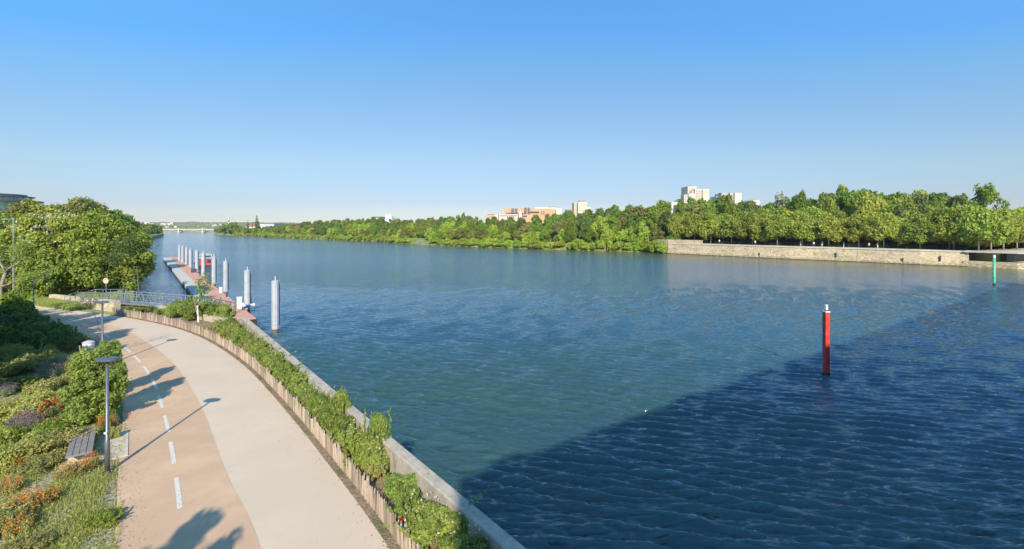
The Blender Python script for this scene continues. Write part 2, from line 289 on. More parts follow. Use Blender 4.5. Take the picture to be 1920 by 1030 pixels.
class MB:
    def __init__(s): s.v = []; s.f = []
    def add(s, vs, fs):
        b = len(s.v); s.v += [tuple(x) for x in vs]; s.f += [tuple(i+b for i in f) for f in fs]; return s
    def box(s, x0, x1, y0, y1, z0, z1):
        return s.add([(x0, y0, z0), (x1, y0, z0), (x1, y1, z0), (x0, y1, z0), (x0, y0, z1), (x1, y0, z1), (x1, y1, z1), (x0, y1, z1)],
                     [(0, 3, 2, 1), (4, 5, 6, 7), (0, 1, 5, 4), (1, 2, 6, 5), (2, 3, 7, 6), (3, 0, 4, 7)])
    def bar(s, a, b, w=.05, h=None, up=(0, 0, 1)):
        a = Vector(a); b = Vector(b); d = (b-a).normalized(); h = h or w; u = Vector(up)
        if abs(d.dot(u)) > .98: u = Vector((0, 1, 0))
        x = d.cross(u).normalized()*w/2; y = x.cross(d).normalized()*h/2
        return s.add([a-x-y, a+x-y, a+x+y, a-x+y, b-x-y, b+x-y, b+x+y, b-x+y], [(0, 1, 2, 3), (7, 6, 5, 4), (0, 4, 5, 1), (1, 5, 6, 2), (2, 6, 7, 3), (3, 7, 4, 0)])
    def tube(s, pts, rad, n=8, cap=True):
        pts = [Vector(p) for p in pts]; rad = rad if hasattr(rad, '__len__') else [rad]*len(pts); base = len(s.v)
        ref = Vector((.0, 0, 1)) if abs((pts[-1]-pts[0]).normalized().z) < .9 else Vector((1, 0, 0))
        for i, p in enumerate(pts):
            d = (pts[min(i+1, len(pts)-1)]-pts[max(i-1, 0)]).normalized(); x = d.cross(ref).normalized(); y = d.cross(x)
            for k in range(n):
                a = 2*math.pi*k/n; s.v.append(tuple(p+(x*math.cos(a)+y*math.sin(a))*rad[i]))
        for i in range(len(pts)-1):
            for k in range(n):
                a = base+i*n+k; b = base+i*n+(k+1) % n; s.f.append((a, b, b+n, a+n))
        if cap:
            s.f.append(tuple(base+k for k in range(n))[::-1]); s.f.append(tuple(base+(len(pts)-1)*n+k for k in range(n)))
        return s
    def mesh(s, name, m=None, smooth=False, bevel=0):
        me = bpy.data.meshes.new(name); me.from_pydata(s.v, [], s.f)
        bm = bmesh.new(); bm.from_mesh(me); bmesh.ops.recalc_face_normals(bm, faces=bm.faces)
        if bevel: bmesh.ops.bevel(bm, geom=list(bm.edges), offset=bevel, segments=1, affect='EDGES', clamp_overlap=True)
        bm.to_mesh(me); bm.free()
        if smooth:
            for p in me.polygons: p.use_smooth = len(p.vertices) == 4
        if m: me.materials.append(m)
        me.update(); return me
    def build(s, name, m, parent=None, loc=(0, 0, 0), rz=0, smooth=False, bevel=0):
        return link(name, s.mesh(name, m, smooth, bevel), parent, loc, rz)
def spline(pts, step=1.0, dim=None):
    """Catmull-Rom through pts, resampled to about step metres"""
    p = [np.array(q, float) for q in pts]; p = [2*p[0]-p[1]]+p+[2*p[-1]-p[-2]]; out = []
    for i in range(1, len(p)-2):
        a, b, c, d = p[i-1:i+3]; n = max(2, int(np.linalg.norm(c-b)/step))
        for k in range(n):
            t = k/n; out.append(.5*((2*b)+(-a+c)*t+(2*a-5*b+4*c-d)*t*t+(-a+3*b-3*c+d)*t**3))
    out.append(p[-2]); return out
def resample(pts, n):
    p = np.array(pts); L = np.r_[0, np.cumsum(np.linalg.norm(np.diff(p, axis=0), axis=1))]
    t = np.linspace(0, L[-1], n); return np.stack([np.interp(t, L, p[:, k]) for k in range(p.shape[1])], 1)
def walk(pts, step):
    p = np.array(pts); L = np.linalg.norm(np.diff(p, axis=0), axis=1).sum(); return resample(pts, max(2, int(L/step)+1))
def ribbon(name, A, B, z, m, kind='structure', n=60):
    a = resample(A, n); b = resample(B, n); V = []; Fc = []
    for i in range(n): V += [(a[i][0], a[i][1], z), (b[i][0], b[i][1], z)]
    for i in range(n-1): Fc.append((2*i, 2*i+1, 2*i+3, 2*i+2))
    me = np_mesh(name, V, Fc, [m]); o = link(name, me); tag(o, kind=kind)
    bm = bmesh.new(); bm.from_mesh(me); bmesh.ops.recalc_face_normals(bm, faces=bm.faces)
    if sum(f.normal.z for f in bm.faces) < 0: bmesh.ops.reverse_faces(bm, faces=bm.faces)
    bm.to_mesh(me); bm.free(); return o
def poly(name, pts, z, m, kind='structure', skirt=0):
    bm = bmesh.new(); vs = [bm.verts.new((p[0], p[1], z)) for p in pts]; f = bm.faces.new(vs)
    if f.normal.z < 0: f.normal_flip()
    if skirt:
        lo = [bm.verts.new((p[0], p[1], z-skirt)) for p in pts]
        for i in range(len(vs)):
            j = (i+1) % len(vs); bm.faces.new((vs[i], vs[j], lo[j], lo[i]))
    bmesh.ops.triangulate(bm, faces=[f]); bmesh.ops.recalc_face_normals(bm, faces=bm.faces)
    me = bpy.data.meshes.new(name); bm.to_mesh(me); bm.free(); me.materials.append(m); o = link(name, me)
    if kind: tag(o, kind=kind)
    return o
def sweep_wall(name, pts, prof, m, uv=True):
    """prof: list of (offset to the left of the path, z)"""
    p = np.array(pts)[:, :2]; n = len(p); k = len(prof); V = []; Fc = []
    T = np.gradient(p, axis=0); T /= np.linalg.norm(T, axis=1, keepdims=True); Nn = np.stack([-T[:, 1], T[:, 0]], 1)
    for i in range(n):
        for o_, z in prof: V.append((*(p[i]+Nn[i]*o_), z))
    for i in range(n-1):
        for j in range(k):
            a = i*k+j; b = i*k+(j+1) % k; Fc.append((a, b, b+k, a+k))
    me = bpy.data.meshes.new(name); me.from_pydata(V, [], Fc+[tuple(range(k)), tuple(range((n-1)*k, n*k))[::-1]])
    L = np.r_[0, np.cumsum(np.linalg.norm(np.diff(p, axis=0), axis=1))]
    ul = me.uv_layers.new(name='UVMap')
    for lp in me.loops:
        vi = lp.vertex_index; ul.data[lp.index].uv = (L[vi//k], V[vi][2]+abs(prof[vi % k][0]))
    bm = bmesh.new(); bm.from_mesh(me); bmesh.ops.recalc_face_normals(bm, faces=bm.faces); bm.to_mesh(me); bm.free()
    me.materials.append(m); return me

# ------------------------------------------------------------------ WATER
def build_water():
    ys = [3.0]
    while ys[-1] < 380: ys.append(ys[-1]+max(.065, ys[-1]*.0044))
    ys += [500, 800, 1500, 3000, 6000, 12000]; ys = [-3000, -200, -40, -10] + ys
    xs = [0.0]
    while xs[-1] < 230: xs.append(xs[-1]+max(.12, xs[-1]*.0075))
    xs += [400, 800, 2000, 5000, 12000]; xs = [-x for x in xs[:0:-1]]+xs
    xs = np.array(xs); ys = np.array(ys); dx = np.gradient(xs); dy = np.gradient(ys)
    X, Y = np.meshgrid(xs, ys); H = np.zeros_like(X); rng = np.random.default_rng(5)
    sp = np.maximum(np.broadcast_to(dx*.45, X.shape), dy[:, None])
    dist = np.hypot(X, Y)
    for i in range(72):
        lam = math.exp(rng.uniform(math.log(.26), math.log(1.15))); a = R(90-12)+rng.normal()*.17
        k = 2*math.pi/lam; kx, ky = math.cos(a)*k, math.sin(a)*k; amp = .0215*lam**.8*(.6+.8*rng.random())
        ph = kx*X+ky*Y+rng.uniform(0, 6.3)
        fade = np.clip(1.6-sp*4/lam, 0, 1)
        H += amp*fade*(np.exp(1.7*(np.sin(ph)-1))*1.9-.7)
    gust = 0.8+.3*np.sin(X*.05+Y*.031+1)*np.sin(Y*.043-X*.02)
    H *= gust
    V = np.stack([X, Y, H], -1).reshape(-1, 3); ny, nx = X.shape
    I = np.arange(ny*nx).reshape(ny, nx); Fc = np.stack([I[:-1, :-1], I[:-1, 1:], I[1:, 1:], I[1:, :-1]], -1).reshape(-1, 4)
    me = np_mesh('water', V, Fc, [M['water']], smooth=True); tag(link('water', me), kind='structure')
build_water()
tag(poly('riverbed', [(-9000, -3000), (9000, -3000), (9000, 12000), (-9000, 12000)], -3.0, M['soil']), kind='structure')

# ------------------------------------------------------------------ LEFT BANK
GZ = 3.0
wd = np.array([-.6335, .7737]); w0 = np.array([0.36, 10.2])
wall_pts = [w0-wd*22, w0+wd*33.8]                     # outer (river) edge of the parapet
corner = w0+wd*33.8
bank = [tuple(w0-wd*22), tuple(corner), (-28.7, 40.9), (-33.5, 43.9), (-40.0, 48.5), (-47, 57), (-63, 76), (-90, 108), (-120, 145), (-180, 222), (-253, 315), (-395, 520), (-554, 727), (-1250, 1576)]
left_land = bank+[(-8000, 1700), (-8000, -2500), (60, -2500), (60, -20)]
poly('ground', left_land, GZ, M['lawn'], skirt=4)
# garden soil under the planting on the near left
Lc = [P(x, y, GZ)[:2] for x, y in ((212, 1030), (221, 888), (230, 790), (226, 720), (207, 670), (180, 640), (140, 622), (95, 598), (50, 580), (10, 570))]
Lc = [(-6.9, 7), (-4.6, 2), (-3, -3)][::-1]+Lc+[(-62, 48)]
Mc = [P(x, y, GZ)[:2] for x, y in ((490, 1030), (425, 888), (385, 780), (362, 735), (332, 690), (300, 660), (265, 636), (222, 615), (120, 590), (60, 577))]
Mc = [(-3.4, 7), (-1.4, 2), (0.2, -3)][::-1]+Mc+[(-62, 50.5)]
Rc = [P(x, y, GZ)[:2] for x, y in ((730, 1030), (600, 851), (520, 752), (455, 684), (390, 640), (330, 616), (260, 600), (205, 591))]
Rc = [(-.2, 7), (2.2, 2), (4.6, -3)][::-1]+Rc+[P(150, 584, GZ)[:2], P(90, 574, GZ)[:2], P(40, 567, GZ)[:2], (-62, 52)]
Lc = spline(Lc, .8); Mc = spline(Mc, .8); Rs = spline(Rc, .8)
poly('garden_bed', [tuple(p) for p in Lc[::1]]+[(-75, 50), (-75, -10), (-6, -10)], GZ+.006, M['ground'])
def toward(A, B, f): a = resample(A, 90); b = resample(B, 90); return a+(b-a)*f
ribbon('cycle_path', Lc, Mc, GZ+.024, M['cycle'], n=90)
ribbon('footpath', Mc, Rs, GZ+.020, M['foot'], n=90)
# dashed lane line
cl = spline([P(x, y, GZ)[:2] for x, y in ((350, 1075), (341, 1000), (333, 915), (319, 826), (306, 771), (290, 722), (268, 686), (238, 656), (205, 634), (160, 610), (110, 592))], .2)
cl = np.array(cl); s_ = np.r_[0, np.cumsum(np.linalg.norm(np.diff(cl, axis=0), axis=1))]
dash = MB(); t0 = s_[np.argmin(abs(cl[:, 1]-13.05))] % 3.12
while t0+2 < s_[-1]:
    q = [np.array([np.interp(t, s_, cl[:, 0]), np.interp(t, s_, cl[:, 1])]) for t in (t0, t0+1, t0+2.05)]
    for a, b in ((q[0], q[1]), (q[1], q[2])):
        d = (b-a)/np.linalg.norm(b-a); n_ = np.array([-d[1], d[0]])*.06
        dash.add([(*(a-n_), GZ+.028), (*(b-n_), GZ+.028), (*(b+n_), GZ+.028), (*(a+n_), GZ+.028)], [(0, 1, 2, 3)])
    t0 += 3.12
tag(dash.build('lane_marking', M['paint']), kind='structure')
# soil of the planting strip between path and parapet
edge = [p for p in Rs if p[1] < 41.5 and p[1] > -3]
strip = [tuple(p) for p in edge]+[(-36.5, 43.5), (-33.5, 43.4), (-28.6, 40.4), tuple(corner-np.array([.35, .25]))]+[tuple(w0-wd*18+np.array([-.3, -.2]))]
poly('planting_strip', strip, GZ+.012, M['soil'])
# plain paved lane going off to the upper left
# parapet
nrm = np.array([-.7737, -.6335])                      # from the river edge towards the land
par = [tuple(p) for p in resample([w0-wd*22, corner], 40)]
me = sweep_wall('parapet', par, [(0, -1.5), (0, 3.78), (.02, 3.82), (.34, 3.82), (.36, 3.78), (.36, 2.9), (.5, 2.9), (.5, -1.5)], M['concrete'])
tag(link('river_wall', me), 'weathered concrete parapet wall running beside the planting strip above the water', 'wall')
bank2 = [tuple(corner), (-28.7, 40.9), (-33.5, 43.9), (-40.0, 48.5)]
me = sweep_wall('landing_wall', [tuple(p) for p in walk(bank2[:3], 1)], [(0.01, -1.5), (0.01, 3.5), (.33, 3.5), (.33, -1.5)], M['concrete'])
tag(link('landing_wall', me), 'short curved concrete wall below the metal walkway rail', 'wall')
# ------------------------------------------------------------------ picket fence
fo = []
pr = np.array([p for p in Rs if -3 <= p[1] <= 41.6]); Tt = np.gradient(pr, axis=0); Tt /= np.linalg.norm(Tt, axis=1, keepdims=True)
fl = pr+np.stack([Tt[:, 1], -Tt[:, 0]], 1)*.25
fl = walk([tuple(p) for p in fl], .078)
rf = random.Random(3)
fence = empty('picket_fence', (*fl[len(fl)//2], GZ), 'low weathered chestnut picket fence along the right edge of the path', 'fence')
off = Vector((*fl[len(fl)//2], GZ)); per = 34
for s in range(0, len(fl)-2, per):
    mb = MB(); seg = fl[s:s+per]
    for q in seg:
        h = rf.uniform(.52, .68); a = rf.uniform(-.02, .02); b = rf.uniform(-.05, .05)
        mb.bar((q[0]-off.x, q[1]-off.y, .0), (q[0]-off.x+a, q[1]-off.y+b, h), rf.uniform(.028, .046), .024)
    mb.build('picket_panel', M['picket'], fence)
    q = seg[0]; MB().tube([(q[0]-off.x, q[1]-off.y, 0), (q[0]-off.x, q[1]-off.y, .76)], .04, 7).build('post', M['wood_pale'], fence)
    wb = MB()
    for hz in (.16, .45): wb.tube([(p[0]-off.x, p[1]-off.y, hz+.002) for p in fl[s:s+per+1:5]], .006, 4)
    wb.build('wire', M['galv'], fence)

# ------------------------------------------------------------------ shrubs and planting
def bush_mesh(name, r, h, n, leaf, m, seed, k=14, aspect=.6):
    rg = random.Random(seed); c = []; rad = []
    for i in range(k):
        a = rg.uniform(0, 6.28); q = r*.75*math.sqrt(rg.random()); hh = h*rg.uniform(.35, .85)*(1-.35*(q/r)**2)
        c.append((q*math.cos(a), q*math.sin(a), hh)); rad.append(r*rg.uniform(.16, .40))
    for i in range(k//3):
        a = rg.uniform(0, 6.28); q = r*.9*math.sqrt(rg.random()); lean = rg.uniform(-.7, .7)*r; top = h*rg.uniform(.8, 1.2)
        for z in np.linspace(h*.3, top, 14): c.append((q*math.cos(a)+lean*(z/h)**2+rg.uniform(-.05, .05), q*math.sin(a)+lean*(z/h)**2+rg.uniform(-.05, .05), z)); rad.append(r*.085*(1.3-.8*z/top))
    return clumps_mesh(name, c, rad, n, leaf, m, seed, aspect, zmin=0.01)
def stems_mesh(name, r, h, seed, n=9, rad=.012, m='bark'):
    rg = random.Random(seed); mb = MB()
    for i in range(n):
        a = rg.uniform(0, 6.28); q = r*rg.uniform(.3, .9)
        mb.tube([(0, 0, 0), (q*.4*math.cos(a), q*.4*math.sin(a), h*.45), (q*math.cos(a), q*math.sin(a), h*rg.uniform(.7, 1))], [rad, rad*.8, rad*.4], 5)
    return mb.mesh(name, M[m])
def dots_mesh(name, r, h, n, size, m, seed, lo=.75):
    rng = np.random.default_rng(seed); a = rng.random(n)*6.283; q = r*np.sqrt(rng.random(n))
    C = np.stack([q*np.cos(a), q*np.sin(a), h*(lo+(1.08-lo)*rng.random(n))*(1-.3*(q/r)**2)], 1)
    V = []; out = []
    for j in range(3):
        v, f = leaf_arrays(C+rng.normal(size=C.shape)*size*.3, rng.normal(size=C.shape)+np.array([0, -.3, 1]), np.full(n, size), rng, .8); V.append(v); out.append(f+len(v)*j)
    return np_mesh(name, np.vstack(V), np.vstack(out), [m])

rose_v = [(bush_mesh('foliage', .8, 1.0, 8000, .040, M['leaf_rose'], 20+i), stems_mesh('stems', .7, .9, i)) for i in range(4)]
weed_v = [(bush_mesh('foliage', .7, .8, 5500, .038, M['leaf_weed'], 40+i), stems_mesh('stems', .6, .8, 9+i)) for i in range(3)]
white_fl = dots_mesh('flower', .75, 1.15, 14, .032, M['petal_white'], 3)
rg = random.Random(11); ns = 0
def plant(name, loc, sx, sz, fol, stm, label, cat, group=None, rz=None, extra=None):
    rz = rg.uniform(0, 6.28) if rz is None else rz
    e = empty(name, loc, label, cat, group, rz); e.scale = (sx, sx, sz)
    link('foliage', fol, e)
    if stm: link('stem', stm, e)
    if extra:
        fo_ = link('flower', extra, e)
        if len(extra.vertices) > 100: fo_['kind'] = 'stuff'
    return e
t = 1.2
while t < 33.6:
    base = w0+wd*t
    # strip width: distance from parapet to the fence along nrm
    df = min(np.linalg.norm(fl-(base+nrm*1.4), axis=1)); 
    dd = ((fl-base)@nrm); al = abs((fl-base)@wd); width = dd[np.argmin(al)]
    width = min(width, 5.5)
    gap = (4.3 < t < 6.0) or (1.6 < t < 2.3)
    rows = max(2, int((width-.3)/.85))
    for r_ in range(rows):
        if gap and (r_ > 0 or rg.random() < .7): continue
        if rg.random() < .08: continue
        o_ = .75+(r_+.5)*(width-1.0)/rows+rg.uniform(-.15, .15); pos = base+nrm*o_+wd*rg.uniform(-.3, .3)
        o_ = min(o_, width-.62); pos = base+nrm*o_+wd*rg.uniform(-.3, .3); s = rg.uniform(.62, .95)*(.8 if r_ == rows-1 else 1); hz = rg.uniform(.75, 1.2)
        if rg.random() < .7:
            v = rose_v[ns % 4]; fw = rg.random() < .6
            plant('rose_shrub', (*pos, GZ), s, hz*.95, v[0], v[1], uniq('%s shrub, %s row of the strip' % ('white-flowering' if fw else 'bright green', 'fence-side' if r_ == rows-1 else 'wall-side' if r_ == 0 else 'middle'), 'counting from the bottom'), 'shrub', 'shrubs filling the planting strip', extra=white_fl if fw else None)
        else:
            v = weed_v[ns % 3]
            plant('weed_clump', (*pos, GZ), s, hz*.9, v[0], v[1], uniq('paler loose shrub %s row of the strip' % ('fence-side' if r_ == rows-1 else 'wall-side' if r_ == 0 else 'middle'), 'counting from the bottom'), 'shrub', 'shrubs filling the planting strip')
        ns += 1
    t += .85
# landmark plants of the strip
v = rose_v[1]; b = w0+wd*7.4+nrm*.35; plant('rose_shrub', (*b, GZ), .62, 1.55, v[0], v[1], 'shrub arching over the top of the river wall', 'shrub', None, 1.0)
b = w0+wd*10.6+nrm*.5; plant('rose_shrub', (*b, GZ), .5, 1.5, v[0], v[1], 'tall narrow shrub rising just beyond the arching one at the wall top', 'shrub', None, 2.0)
b = w0+wd*2.5+nrm*1.0; plant('dark_shrub', (*b, GZ), 1.05, .95, rose_v[2][0], rose_v[2][1], 'shrub against the river wall at the bottom edge, half in shade', 'shrub', None, 2.6, white_fl)
poppy = dots_mesh('flower', .1, .62, 3, .055, M['petal_red'], 8, .9)
b = P(757, 972, GZ+.5); plant('red_flower', (b[0], b[1], GZ), .8, 1.0, bush_mesh('foliage', .12, .4, 120, .05, M['leaf_rose'], 5, 4), stems_mesh('stem', .1, .6, 3, 3, .006), 'single red flower standing just behind the picket fence', 'flower', extra=poppy)

# saplings ------------------------------------------------------------------
def branch_tree(mb, base, h, r, rng, depth=3, spread=.6, tips=None, bend=.12, ratio=.62, n=3):
    def grow(p, d, L, rad, dep):
        pts = [p]; rr = [rad]; q = p; dd = d.copy()
        for k in range(4):
            dd = (dd+Vector((rng.uniform(-1, 1), rng.uniform(-1, 1), rng.uniform(-.5, 1)))*bend).normalized(); q = q+dd*L/4; pts.append(q); rr.append(rad*(1-.16*(k+1)))
        mb.tube(pts, rr, 6 if dep < 2 else 9)
        if tips is not None and dep <= 1: tips.extend(pts[2:])
        if dep == 0: return
        for k in range(n):
            st = pts[2+(k % 3)]; a = rng.uniform(0, 6.28)
            nd = (dd+Vector((math.cos(a), math.sin(a), rng.uniform(-.1, .5)))*spread).normalized(); grow(st, nd, L*ratio*rng.uniform(.8, 1.2), rr[2]*.62, dep-1)
    grow(Vector(base), Vector((0, 0, 1)), h, r, depth)
rr_ = random.Random(5)
def sapling(px, py, h, label, leafm, nleaf, leaf, seed, lean=0, guard=False, barkm='bark', depth=3, r=.04, spread=.6):
    x, y, z = P(px, py, GZ); e = empty('young_tree', (x, y, GZ), label, 'tree'); mb = MB(); tips = []; rn = random.Random(seed)
    branch_tree(mb, (0, 0, 0), h*.62, r, rn, depth, spread, tips); mb.build('trunk', M[barkm], e, smooth=True)
    if guard: MB().tube([(0, 0, 0), (-.1, 0, h*.42)], [.07, .06], 8).build('trunk_guard', M['white'], e)
    rng = np.random.default_rng(seed); tp = np.array([list(t_) for t_ in tips]); C = tp[rng.integers(0, len(tp), nleaf)]+rng.normal(size=(nleaf, 3))*.09*h/2.5
    V, Fc = leaf_arrays(C, rng.normal(size=(nleaf, 3))+np.array([0, 0, .5]), leaf*(.6+.7*rng.random(nleaf)), rng, .45)
    link('crown', np_mesh('crown', V, Fc, [M[leafm]]), e); return e
sapling(372, 604, 3.3, 'thin leaning sapling with white trunk guard in front of the gangway', 'leaf_near', 420, .10, 4, guard=True, barkm='bark_pale', depth=3, r=.035)
for i, (px, py) in enumerate(((341, 590), (362, 600), (385, 597), (405, 600), (330, 597), (420, 603), (352, 588), (388, 590))):
    x, y, z = P(px, py, GZ); plant('leafy_shrub', (x, y, GZ), 1.25, 1.35, rose_v[i % 4][0], rose_v[i % 4][1], uniq('dense shrub around the sapling with white guard', 'nearest to farthest'), 'shrub', 'shrubs around the guarded sapling')
for i, (px, py) in enumerate(((262, 588), (280, 586), (245, 585), (300, 590))):
    x, y, z = P(px, py, GZ); plant('leafy_shrub', (x, y, GZ), 0.7, .6, rose_v[i % 4][0], rose_v[i % 4][1], uniq('small shrub below the walkway rail', 'behind the picket fence'), 'shrub', 'shrubs below the walkway rail')
sapling(190, 672, 3.6, 'nearly bare reddish sapling standing left of the middle lamp post', 'leaf_brown', 200, .05, 9, barkm='bark', depth=3, r=.03, spread=.35)

# hornbeam bush left of nearest lamp
hb = []
rg2 = random.Random(8)
for i in range(95):
    zz = rg2.uniform(.2, 2.95); rmax = 1.12*math.sin(min(1, (zz+.5)/1.6)*1.57)*(1-.55*max(0, zz-1.2)/1.9); a = rg2.uniform(0, 6.28); q = rmax*rg2.uniform(.3, .9)
    hb.append((q*math.cos(a), q*math.sin(a), zz))
me = clumps_mesh('foliage', hb, [rg2.uniform(.14, .34) for _ in hb], 27000, .045, M['leaf_rose'], 8, shell=.3)
x, y, z = P(176, 795, GZ); e = empty('tall_shrub', (x, y, GZ), 'tall dense green shrub between the path and the wooden bench', 'shrub'); link('foliage', me, e, (0, 0, 0)); link('stem', stems_mesh('stem', .8, 2.6, 4, 10, .025), e)
x, y, z = P(205, 745, GZ); e = empty('tall_shrub', (x, y, GZ), 'slimmer green shrub just behind the nearest lamp head', 'shrub'); e.scale = (.62, .62, .85); link('foliage', me, e, (0, 0, 0), 2.0); link('stem', stems_mesh('stem', .8, 2.6, 5, 10, .02), e)

# perennial mounds of the garden
eu = [bush_mesh('foliage', 1.0, .85, 8500, .038, M['leaf_euph'], 60+i, 30, .7) for i in range(2)]
lav_f = bush_mesh('foliage', .7, .55, 3200, .035, M['leaf_blue'], 70, 16, .25); lav_p = dots_mesh('flower', .7, .75, 420, .028, M['petal_purple'], 71, .6)
blu = bush_mesh('foliage', .7, .6, 3500, .045, M['leaf_blue'], 72, 16, .3)
ora_f = bush_mesh('foliage', .7, .4, 2600, .05, M['leaf_weed'], 73, 14, .3); ora_p = dots_mesh('flower', .78, .56, 60, .032, M['petal_orange'], 74, .6)
grn = [bush_mesh('foliage', .9, .7, 7500, .038, M['leaf_weed'], 75+i, 20) for i in range(2)]+[bush_mesh('foliage', .9, .7, 7500, .038, M['leaf_near'], 78, 20)]
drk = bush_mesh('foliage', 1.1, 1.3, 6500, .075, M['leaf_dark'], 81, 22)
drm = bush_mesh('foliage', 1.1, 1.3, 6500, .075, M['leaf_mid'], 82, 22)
stm = stems_mesh('stem', .6, .6, 5, 8, .008)
garden = [  # kind, px, py(base), scale, zscale, label
 ('euph', 40, 700, 1.35, 1.1, 'large yellow-green flowering mound nearest the left edge below the dark shrubs'),
 ('euph', 75, 678, 1.0, 1.0, 'yellow-green mound just in front of the shaded dark shrubs'),
 ('euph', 20, 672, .9, 1.0, 'yellow-green mound at the left edge touching the shaded shrubs'),
 ('euph', 25, 790, .95, .9, 'yellow-green mound left of the biggest orange flower clump'),
 ('euph', 75, 765, .75, .8, 'small yellow-green mound just above the biggest orange flower clump'),
 ('euph', 45, 862, .95, .9, 'yellow-green mound left of the wooden bench'),
 ('euph', 5, 880, .7, .8, 'yellow-green mound at the left edge level with the bench'),
 ('lav', 92, 708, .8, 1.0, 'purple flowering clump right of the yellow-green mounds'),
 ('lav', 48, 812, .8, 1.0, 'purple flowering clump between orange flowers and yellow mound'),
 ('lav', 8, 745, .7, .9, 'purple flowering clump at the left edge under the big yellow mound'),
 ('blue', 50, 790, .7, 1.0, 'blue-grey leaved mound beside the biggest orange flower clump'),
 ('blue', 112, 690, .6, 1.2, 'grey-leaved clump behind the purple flowers'),
 ('blue', 35, 652, .75, 1.3, 'pale silvery shrub at the left edge in front of the dark shrubs'),
 ('ora', 75, 785, 1.0, 1.2, 'biggest clump of orange flowers on the left slope'),
 ('ora', 112, 765, .6, 1.0, 'orange flowers left of the tall dense shrub'),
 ('ora', 90, 812, .6, .9, 'orange flowers just below the biggest orange clump'),
 ('ora', 135, 895, .55, .9, 'orange flowers at the near end of the wooden bench'),
 ('ora', 172, 880, .35, 1.0, 'small orange-red flowers touching the bench end on the path side'),
 ('ora', 195, 806, .4, 1.0, 'orange flowers under the tall shrub by the lamp post'),
 ('ora', 40, 960, .75, .9, 'orange flower patch near the bottom left corner'),
 ('ora', 80, 948, .6, .8, 'orange flower patch right of the bottom left one'),
 ('ora', 12, 925, .5, .8, 'orange-red flowers at the left edge below the bench level'),
 ('ora', 36, 1000, .5, .8, 'orange flowers lowest in the left corner'),
 ('ora', 30, 885, .4, .8, 'few orange flowers beside the lower yellow mound'),
 ('grn', 130, 840, 1.0, .9, 'green leafy mound left of the bench back'),
 ('grn', 95, 820, .9, .8, 'green mound between bench and orange flowers'),
 ('grn', 75, 740, .8, .9, 'grey-green mound between the upper and middle yellow mounds'),
 ('grn', 125, 725, .7, .9, 'green mound left of the tall shrub top'),
 ('grn', 30, 730, .9, .7, 'soft green mound under the largest yellow one'),
 ('grn', 85, 880, .7, .6, 'low green mound left of the bench'),
 ('grn', 150, 700, .7, 1.2, 'light green mound behind the tall shrub'),
 ('grn', 10, 830, .8, .7, 'green mound at the left edge above the lower yellow mound'),
 ('grn', 205, 800, .4, .7, 'small green tuft at the foot of the tall shrub by the path'),
 ('grn', 55, 1035, .55, .5, 'bright green low plants on the bottom edge'),
 ('grn', 190, 985, .55, .45, 'low green tuft near the path edge at the bottom'),
 ('grn', 5, 1000, .8, .6, 'green leafy plants filling the bottom left corner'),
 ('grn', 212, 825, .25, .6, 'tiny green tuft by the path edge behind the lamp post'),
]
gk = 0
for kind, px, py, s, hz, lab in garden:
    x, y, z = P(px, py, GZ); gk += 1
    if kind == 'euph': plant('flowering_mound', (x, y, GZ), s, hz, eu[gk % 2], stm, lab, 'plant', 'perennials in the left garden')
    elif kind == 'lav': plant('purple_perennial', (x, y, GZ), s, hz, lav_f, stm, lab, 'plant', 'perennials in the left garden', extra=lav_p)
    elif kind == 'blue': plant('grey_perennial', (x, y, GZ), s, hz, blu, stm, lab, 'plant', 'perennials in the left garden')
    elif kind == 'ora': plant('orange_flowers', (x, y, GZ), s, hz, ora_f, stm, lab, 'plant', 'perennials in the left garden', extra=ora_p)
    else: plant('green_perennial', (x, y, GZ), s, hz, grn[gk % 3], stm, lab, 'plant', 'perennials in the left garden')
# shaded mass of shrubs upper left
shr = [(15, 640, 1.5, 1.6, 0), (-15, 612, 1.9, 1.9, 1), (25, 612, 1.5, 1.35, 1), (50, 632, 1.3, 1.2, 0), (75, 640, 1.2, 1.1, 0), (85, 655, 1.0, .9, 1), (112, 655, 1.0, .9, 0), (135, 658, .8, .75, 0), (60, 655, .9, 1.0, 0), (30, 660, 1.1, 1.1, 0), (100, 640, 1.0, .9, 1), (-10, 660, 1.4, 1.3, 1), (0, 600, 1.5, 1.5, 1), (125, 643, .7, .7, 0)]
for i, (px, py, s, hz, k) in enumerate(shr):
    x, y, z = P(px, py, GZ); plant('dark_shrub', (x, y, GZ), s, hz, drm if k else drk, stm, uniq('dark green shrub in the shaded mass' if not k else 'lighter shrub in the shaded mass', 'left of the path'), 'shrub', 'shrubs in the shade left of the path')
